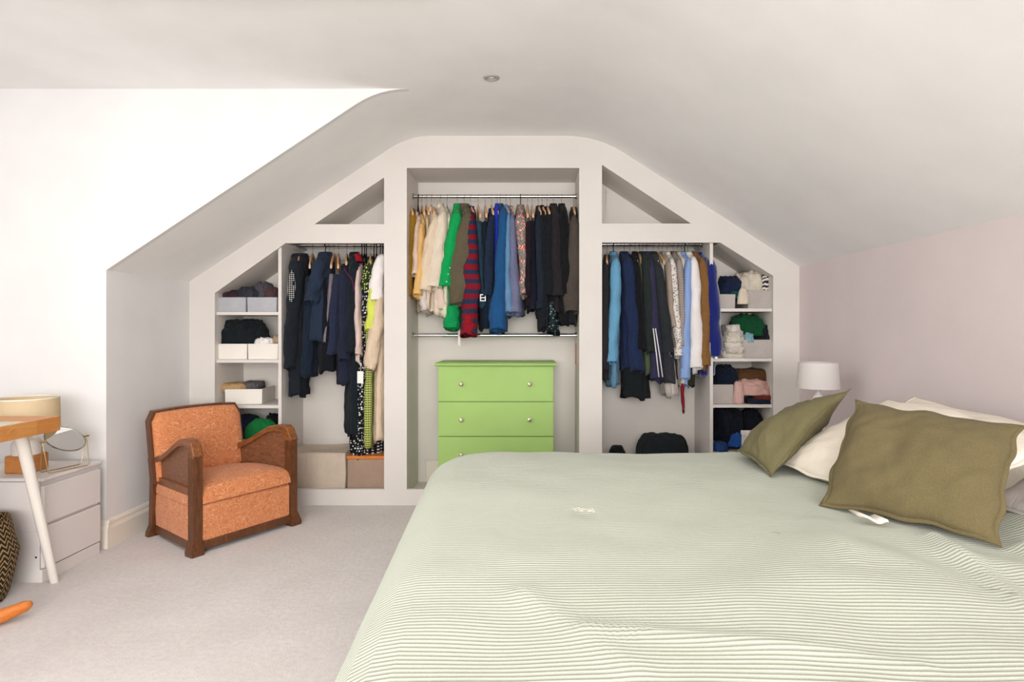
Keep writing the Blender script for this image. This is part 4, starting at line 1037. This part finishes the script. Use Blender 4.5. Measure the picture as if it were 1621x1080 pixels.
g(R_,'top','top','sheer grey white chiffon top hanging below the graphite jacket','grey white chiffon top',1043,(1050,424),(1066,628),(8,18),(204,196,188))
g(R_,'shirt','shirt','taupe crinkled shirt left of the dotted shirt','taupe crinkled shirt',1049,(1056,414),(1070,560),(9,11),(168,154,142),hk='wire',sl=(1066,520,9,10))
g(R_,'shirt','shirt','white shirt with tiny brown dots, right rail','brown-dotted shirt',1056,(1064,410),(1079,570),(12,12),'dotshirt',hk='wire',sl=(1074,565,13,12))
g(R_,'shirt','shirt','white shirt with a fine brown grid check, right rail','brown grid shirt',1066,(1075,410),(1080,562),(11,12),'gridshirt',sl=(1078,550,11,11))
g(R_,'shirt','shirt','plain ivory shirt left of the light blue shirt','plain ivory shirt',1073,(1082,410),(1081,610),(9,10),(228,216,200))
g(R_,'shirt','shirt','light blue cotton shirt left of the white shirt, right rail','light blue shirt',1079,(1089,410),(1086,612),(13,15),'stripedshirt',hk='wire',sl=(1084,600,13,15))
g(R_,'shirt','shirt','crisp white long-sleeved shirt on a green hanger','crisp white shirt',1089,(1099,408),(1099,590),(15,18),'whitecloth',hk='green',sl=(1101,583,17,22))
g(R_,'shirt','shirt','tan brown corduroy shirt between the white shirt and the blue blazer','tan corduroy shirt',1099,(1112,410),(1116,585),(13,14),(148,104,56),sl=(1116,580,14,18))
r = g(R_,'blazer','jacket','cobalt blue velvet blazer at the right end of right rail','cobalt velvet blazer',1106,(1122,408),(1126,596),(16,24),'velvet',sl=(1133,568,17,21),slmat=M['velvet'],sbulge=3)
bt = P(1134, 567, 4.09); part('button', MB().lathe([(0.001, -0.008), (0.009, -0.007), (0.011, -0.003), (0.011, 0.006)], (bt.x, bt.y-0.0, bt.z), 16, 'y'), M['ceramic'], r[0], True, label='white button')
g(R_,'dress','dress','dark olive velvet dress end peeping below the white shirt','dark olive dress',1084,(1090,425),(1092,612),(6,22),(52,54,36),neck=False,hk='black')
sc_ = P(1080, 600, 4.2); single('scarf', sleeve_mesh(P(1081, 585, 4.2), P(1081, 652, 4.2), 0.016, 0.008, 3, dep=0.02), cm((150,34,46)), 'narrow crimson scarf end hanging below the shirts on right rail', 'scarf', smooth=True)

# ------------------------------------------------------------------ bins, boxes, heaps
def bin_(px0, px1, py0, py1, y0, y1, mat, label, group=None, handle=True, rot=0.0, name='storage_bin', cat='storage bin'):
    a = P(px0, py1, y0); b = P(px1, py0, y0); z0 = a.z
    root = thing(name, label, cat, ((a.x+b.x)/2, (y0+y1)/2, z0), group, rz=rot)
    w_, d_, h_ = (b.x-a.x)/2, (y1-y0)/2, b.z-z0; t = 0.006
    m = MB()
    def ring(e, z): return [(-w_+e, -d_+e, z), (w_-e, -d_+e, z), (w_-e, d_-e, z), (-w_+e, d_-e, z)]
    m.loft([ring(t+0.004, 0.0), ring(0.002, 0.002), ring(0, h_-0.002), ring(0.001, h_), ring(t, h_), ring(t, 0.006)], cap=True)
    part('tray', m, mat, root, local=True)
    part('rim_seam', MB().loft([ring(-0.001, h_-0.014), ring(-0.0012, h_-0.012), ring(0.0, h_-0.010)]), mat, root, local=True)
    return root
def heap(cx_, cy_, z0, w_, d_, h_, mat, label, seed, cat='clothing', name='folded_garment', group=None, rough=1.0, rz=0.0, flat=0.8):
    sq_ = 0.7 if flat < 0.5 else 0.95; rp_ = 0.45 if flat < 0.5 else 0.7
    m = MB(); nu, nv = 64, 24; R = []
    for i in range(nv+1):
        t = i/nv; ph = t*PI/2; ring = []
        for k in range(nu):
            a = 2*PI*k/nu; ca, sa = math.cos(a), math.sin(a)
            r_ = math.cos(ph)**rp_ if i < nv else 0.02
            x, y = spw(ca, sq_)*r_, spw(sa, sq_)*r_; z = math.sin(ph)**flat
            q = Vector((x*1.6, y*1.6, z*1.2+seed*3.7))
            n_ = noise.noise(q*1.5)*0.6+noise.noise(q*3.4)*0.22
            rdg = (1-abs(noise.noise(q*2.6+Vector((5, 1, 2))))*2.2)*0.13+(1-abs(noise.noise(Vector((q.x*2+q.y, q.y*3.3-q.x, q.z*2.4))*1.5+Vector((3, 9, 2))))*2)*0.13
            k_ = 1+rough*(n_*0.30+rdg*0.5)
            zz = z*(1+rough*(n_*0.55*(0.3+0.7*(1-t))+rdg*(1.2-0.9*t)))
            if i == 0: zz = 0
            ring.append(Vector((x*w_/2*k_, y*d_/2*k_, max(0, zz*h_*1.02))))
        R.append(ring)
    m.loft(R, cap=True)
    m.uv = [tuple((m.v[i].x+m.v[i].y*0.3, m.v[i].z+m.v[i].y) for i in f) for f in m.f]
    c, s = math.cos(rz), math.sin(rz)
    for p in m.v: p.x, p.y = cx_+p.x*c-p.y*s, cy_+p.x*s+p.y*c; p.z += z0
    return single(name, m, mat, label, cat, group, smooth=True)
def hp(px0, px1, pyt, pyb, y, d_, mat, label, seed, **k):
    a = P(px0, pyb, y-d_*0.3); b = P(px1, pyt, y)
    z0 = k.pop('z0', a.z)
    return heap((P((px0+px1)/2, 0, y-d_*0.2).x), y, z0, abs(P(px1,0,y-d_*.2).x-P(px0,0,y-d_*.2).x), d_, max(0.02, b.z-z0), cm(mat), label, seed, **k)
def folded(px0, px1, pys, y0, y1, mats, labels, zbase, rot=0.0, name='folded_garment', cat='clothing'):
    pass
GB = 'bins and boxes on the wardrobe shelves'
zs1 = SL[0]; gy0, gy1 = 4.15, 4.47
def onshelf(px0, px1, h, zsh, y0, y1, mat, label, rot=0.0, name='storage_bin', cat='storage bin'):
    xa, xb = P(px0, 0, y0).x, P(px1, 0, y0).x; pyb = VY-(zsh-HC)*F/y0; pyt = VY-(zsh+h-HC)*F/y0
    return bin_(px0, px1, pyt, pyb, y0, y1, mat, label, GB, rot=rot, name=name, cat=cat)
# left shelves
onshelf(342, 389, 0.102, SL[0], gy0, gy1, M['bluefelt'], 'blue grey fabric bin on the top left shelf, left one')
onshelf(391.5, 438, 0.102, SL[0], gy0, gy1, M['bluefelt'], 'blue grey fabric bin on the top left shelf, right one')
bz = SL[0]+0.075
heap(P(362,0,4.3).x, 4.30, bz, 0.17, 0.2, 0.085, cm((72,52,62)), 'plum scarf bundle in the left bin of the top left shelf', 1, 'scarf', 'rolled_scarf')
heap(P(396,0,4.3).x-0.005, 4.32, bz, 0.16, 0.2, 0.10, cm((62,66,74)), 'slate grey bundle heaped at the middle of the top left bins', 2)
heap(P(408,0,4.3).x+0.02, 4.36, bz, 0.14, 0.16, 0.135, cm((96,92,98)), 'sheer grey bundle behind the slate one in the top left bin', 3)
heap(P(426,0,4.2).x, 4.25, bz, 0.095, 0.12, 0.10, cm((92,66,66)), 'mauve rolled ball at the right of the top left bin', 4, 'scarf', 'rolled_scarf', rough=0.5, flat=0.8)
onshelf(341, 391, 0.108, SL[1], gy0, gy1, M['whitebox'], 'white box on the second left shelf, left one', name='storage_box', cat='box')
onshelf(392.5, 440, 0.108, SL[1], gy0, gy1, M['whitebox'], 'white box on the second left shelf, right one', name='storage_box', cat='box')
bz = SL[1]+0.09
heap(P(380,0,4.3).x, 4.31, bz, 0.40, 0.26, 0.17, cm((28,34,38)), 'large black knit heap spilling over the white boxes', 5)
heap(P(419,0,4.22).x, 4.24, bz, 0.14, 0.14, 0.055, M['whitecloth'], 'crumpled white cloth on the right white box', 6)
heap(P(434,0,4.2).x, 4.30, bz, 0.06, 0.2, 0.075, cm((196,176,150)), 'sand coloured cloth at the right end of the white boxes', 7)
rb = onshelf(340, 396, 0.105, SL[2], 4.17, 4.45, M['whitebox'], 'white box turned at an angle on the third left shelf', rot=-0.0, name='storage_box', cat='box')
rb.location.x += 0.06; rb.rotation_euler[2] = 0.12
bz = SL[2]+0.085
heap(P(369,0,4.24).x, 4.27, bz, 0.19, 0.18, 0.055, cm((190,158,118)), 'folded tan cloth in the angled white box', 8, rough=0.5, flat=0.35)
heap(P(398,0,4.3).x, 4.33, bz, 0.13, 0.18, 0.06, cm((104,100,98)), 'grey speckled folded cloth in the angled white box', 9, rough=0.5, flat=0.35)
heap(P(384,0,4.25).x, 4.29, SL[3], 0.22, 0.24, 0.145, cm((24,34,58)), 'navy folded clothes on the lowest left shelf', 10, rough=0.5)
heap(P(410,0,4.16).x, 4.20, SL[3], 0.20, 0.13, 0.13, cm((20,128,58)), 'bright green garment with a pale stripe on the lowest left shelf', 11, rough=0.6, rz=0.2)
heap(P(432,0,4.3).x, 4.33, SL[3], 0.10, 0.2, 0.14, cm((26,28,38)), 'black folded clothes behind the bright green garment', 12)
# right shelves
onshelf(1131, 1164, 0.10, SR[0], 4.16, gy1, M['greyfelt'], 'grey fabric bin on the top right shelf behind the blazer')
onshelf(1184, 1223, 0.128, SR[0], gy0, gy1, M['greyfelt'], 'grey fabric bin at the right end of the top right shelf')
heap(P(1155,0,4.3).x, 4.31, SR[0]+0.08, 0.19, 0.22, 0.14, cm((30,42,72)), 'navy patterned bundle on the top right shelf', 13)
heap(P(1164,0,4.2).x, 4.22, SR[0]+0.07, 0.07, 0.1, 0.05, cm((26,92,86)), 'teal cloth end below the navy bundle, top right shelf', 14)
heap(P(1172,0,4.36).x, 4.40, SR[0]+0.1, 0.08, 0.12, 0.15, cm((24,24,28)), 'small black bundle behind the cream cap, top right shelf', 15)
heap(P(1190,0,4.25).x, 4.30, SR[0]+0.105, 0.22, 0.24, 0.15, cm((222,212,196)), 'crumpled cream cloth piled on the top right bin', 16)
M['hatstripe'] = pattern('white_black_striped_knit', 'stripe', (220, 212, 202), (46, 44, 50), 0.03)
heap(P(1212,0,4.22).x, 4.26, SR[0]+0.11, 0.12, 0.16, 0.14, M['hatstripe'], 'white and black striped knit at the right of the top right bin', 17)
capm = MB(); cp = P(1176, 476, 4.13); rr_ = []
for k in range(15):
    a = -0.5+k/14*1.0; rr_.append(a)
heap(P(1178,0,4.13).x, 4.15, SR[0]+0.03, 0.075, 0.06, 0.11, cm((226,214,196)), 'cream cap peak hanging over the top right shelf', 18, 'cap', 'cap', rough=0.3, flat=0.9)
onshelf(1172, 1223, 0.128, SR[1], gy0, gy1, M['greyfelt'], 'grey fabric bin on the second right shelf')
heap(P(1180,0,4.3).x, 4.31, SR[1]+0.155, 0.22, 0.26, 0.14, cm((18,84,48)), 'dark green chunky knit on the second right shelf', 19)
heap(P(1205,0,4.3).x, 4.30, SR[1]+0.105, 0.19, 0.24, 0.13, cm((30,36,40)), 'black jumper heap under the dark green knit', 20)
heap(P(1186,0,4.16).x, 4.18, SR[1]+0.11, 0.07, 0.07, 0.06, cm((140,176,186)), 'light blue cloth corner on the second right bin', 21)
for k in range(6):
    heap(P(1157,0,4.24).x+0.006*math.sin(k*2), 4.25+0.006*math.cos(k*3), SR[1]+0.036*k, 0.17-0.014*k+0.012*math.sin(k*5), 0.24, 0.05, cm(((222,214,200),(214,204,194),(226,218,208))[k % 3]), 'folded %s garment, %s layer of the pale stack on the second right shelf' % (('cream', 'oatmeal', 'ivory')[k % 3], ('bottom', 'second', 'third', 'fourth', 'fifth', 'top')[k]), 30+k, rough=0.6, flat=0.35, group='pale folded stack')
onshelf(1128, 1161, 0.135, SR[2], gy0, gy1, M['greyfelt'], 'grey fabric bin on the third right shelf')
heap(P(1146,0,4.3).x, 4.30, SR[2]+0.12, 0.17, 0.24, 0.13, cm((22,32,50)), 'navy denim heap in the third right shelf bin', 40)
heap(P(1188,0,4.3).x, 4.32, SR[2]+0.115, 0.26, 0.22, 0.115, cm((104,70,42)), 'folded brown jumper on the third right shelf', 41, rough=0.35, flat=0.35)
heap(P(1193,0,4.22).x, 4.26, SR[2]+0.06, 0.27, 0.24, 0.10, cm((216,178,168)), 'pale pink cloth under the brown jumper', 42, rough=0.9)
heap(P(1170,0,4.15).x, 4.17, SR[2]+0.0, 0.075, 0.07, 0.15, cm((222,186,176)), 'pink sleeve drooping in front of the third right shelf', 43, rough=0.5)
heap(P(1203,0,4.2).x, 4.23, SR[2], 0.19, 0.18, 0.035, cm((34,44,60)), 'dark teal layer at the bottom of the third right shelf', 44, rough=0.4, flat=0.3)
heap(P(1208,0,4.2).x, 4.22, SR[2]+0.03, 0.14, 0.16, 0.03, cm((128,50,40)), 'rust red layer below the pink cloth', 45, rough=0.4, flat=0.3)
heap(P(1152,0,4.3).x, 4.31, SR[3]+0.06, 0.22, 0.26, 0.215, cm((24,30,42)), 'dark indigo jeans heaped on the lowest right shelf, left side', 46, 'jeans', 'jeans')
heap(P(1186,0,4.32).x, 4.33, SR[3], 0.20, 0.22, 0.25, cm((28,32,40)), 'washed black jeans heaped on the lowest right shelf, middle', 47, 'jeans', 'jeans')
heap(P(1212,0,4.24).x, 4.28, SR[3]+0.04, 0.11, 0.2, 0.155, cm((26,40,62)), 'rolled teal navy jeans at the right of the lowest right shelf', 48, 'jeans', 'jeans', rough=0.4)
heap(P(1175,0,4.16).x, 4.19, SR[3]+0.03, 0.18, 0.08, 0.085, cm((36,86,170)), 'bright blue denim strip in the lowest right shelf heap', 49, 'jeans', 'jeans')
heap(P(1141,0,4.15).x, 4.18, SR[3], 0.11, 0.09, 0.06, cm((42,76,140)), 'blue jeans leg at the front left of the lowest right shelf', 50, 'jeans', 'jeans')
# floor of the bays
zf = 0.055
m = MB(); xa, xb = xgl+0.03, P(547, 0, 4.16).x; zt_ = P(0, 716, 4.16).z
def bagring(z, e, n=10):
    r = []
    for k in range(n): t = k/n; r.append((xa+(xb-xa)*t, 4.155-e*math.sin(PI*t), z+0.0))
    for k in range(n): t = k/n; r.append((xb+e*0.6*math.sin(PI*t), 4.155+0.31*t, z))
    for k in range(n): t = k/n; r.append((xb+(xa-xb)*t, 4.465, z))
    for k in range(n): t = k/n; r.append((xa, 4.465-0.31*t, z))
    return r
R = [bagring(zf, 0.0), bagring(zf+0.05, 0.022), bagring(zf+0.14, 0.028), bagring(zt_-0.04, 0.016), bagring(zt_, 0.002)]
for i, rg in enumerate(R):
    R[i] = [Vector((x+0.010*n3(x*9, z*9, y*9), y+0.006*n3(x*8, z*7, 4), z+(0.012*n3(x*5, y*5, 1) if i > 3 else 0))) for x, y, z in rg]
ccx = Vector(((xa+xb)/2, 4.31, zt_-0.02)); R.append([p.lerp(ccx, 0.08)+Vector((0, 0, -0.004)) for p in R[-1]]); R.append([p.lerp(ccx, 0.5)+Vector((0, 0, -0.012+0.008*n3(p.x*6, p.y*6, 2))) for p in R[-2]])
m.loft(R, cap=True)
sb = single('storage_bag', m, M['taupe'], 'soft taupe canvas storage bag on the floor of the left bay beside the armchair', 'storage bag', smooth=True, auto=50)
part('zip_seam', MB().tube([p+Vector((0, -0.001, 0.001)) for p in R[4][:20]], 0.003, 6), cm((196,180,164)), sb, True)
bx = thing('storage_box', 'taupe felt box with an orange wooden lid under the long dresses', 'box', (P(580,0,4.16).x, 4.3, zf))
xa2, xb2, zt2 = P(549.5, 0, 4.16).x, xLb-0.004, P(0, 722, 4.16).z
part('body', MB().box(xa2, xb2, 4.16, 4.46, zf, zt2-0.022, 0.005), M['taupe2'], bx)
part('lid', MB().box(xa2-0.004, xb2, 4.155, 4.465, zt2-0.022, zt2, 0.004), M['rocker'], bx)
heap(P(978,0,4.24).x, 4.27, zf, 0.17, 0.22, P(0,708,4.24).z-zf, cm((24,26,26)), 'rounded black cap on the floor of the right bay', 60, 'cap', 'cap', rough=0.15, flat=0.9)
heap(P(1049,0,4.26).x, 4.30, zf, 0.36, 0.26, P(0,690,4.3).z-zf, cm((34,38,42)), 'black fabric bag on the floor of the right bay', 61, 'bag', 'fabric_bag', rough=0.3, flat=0.4)
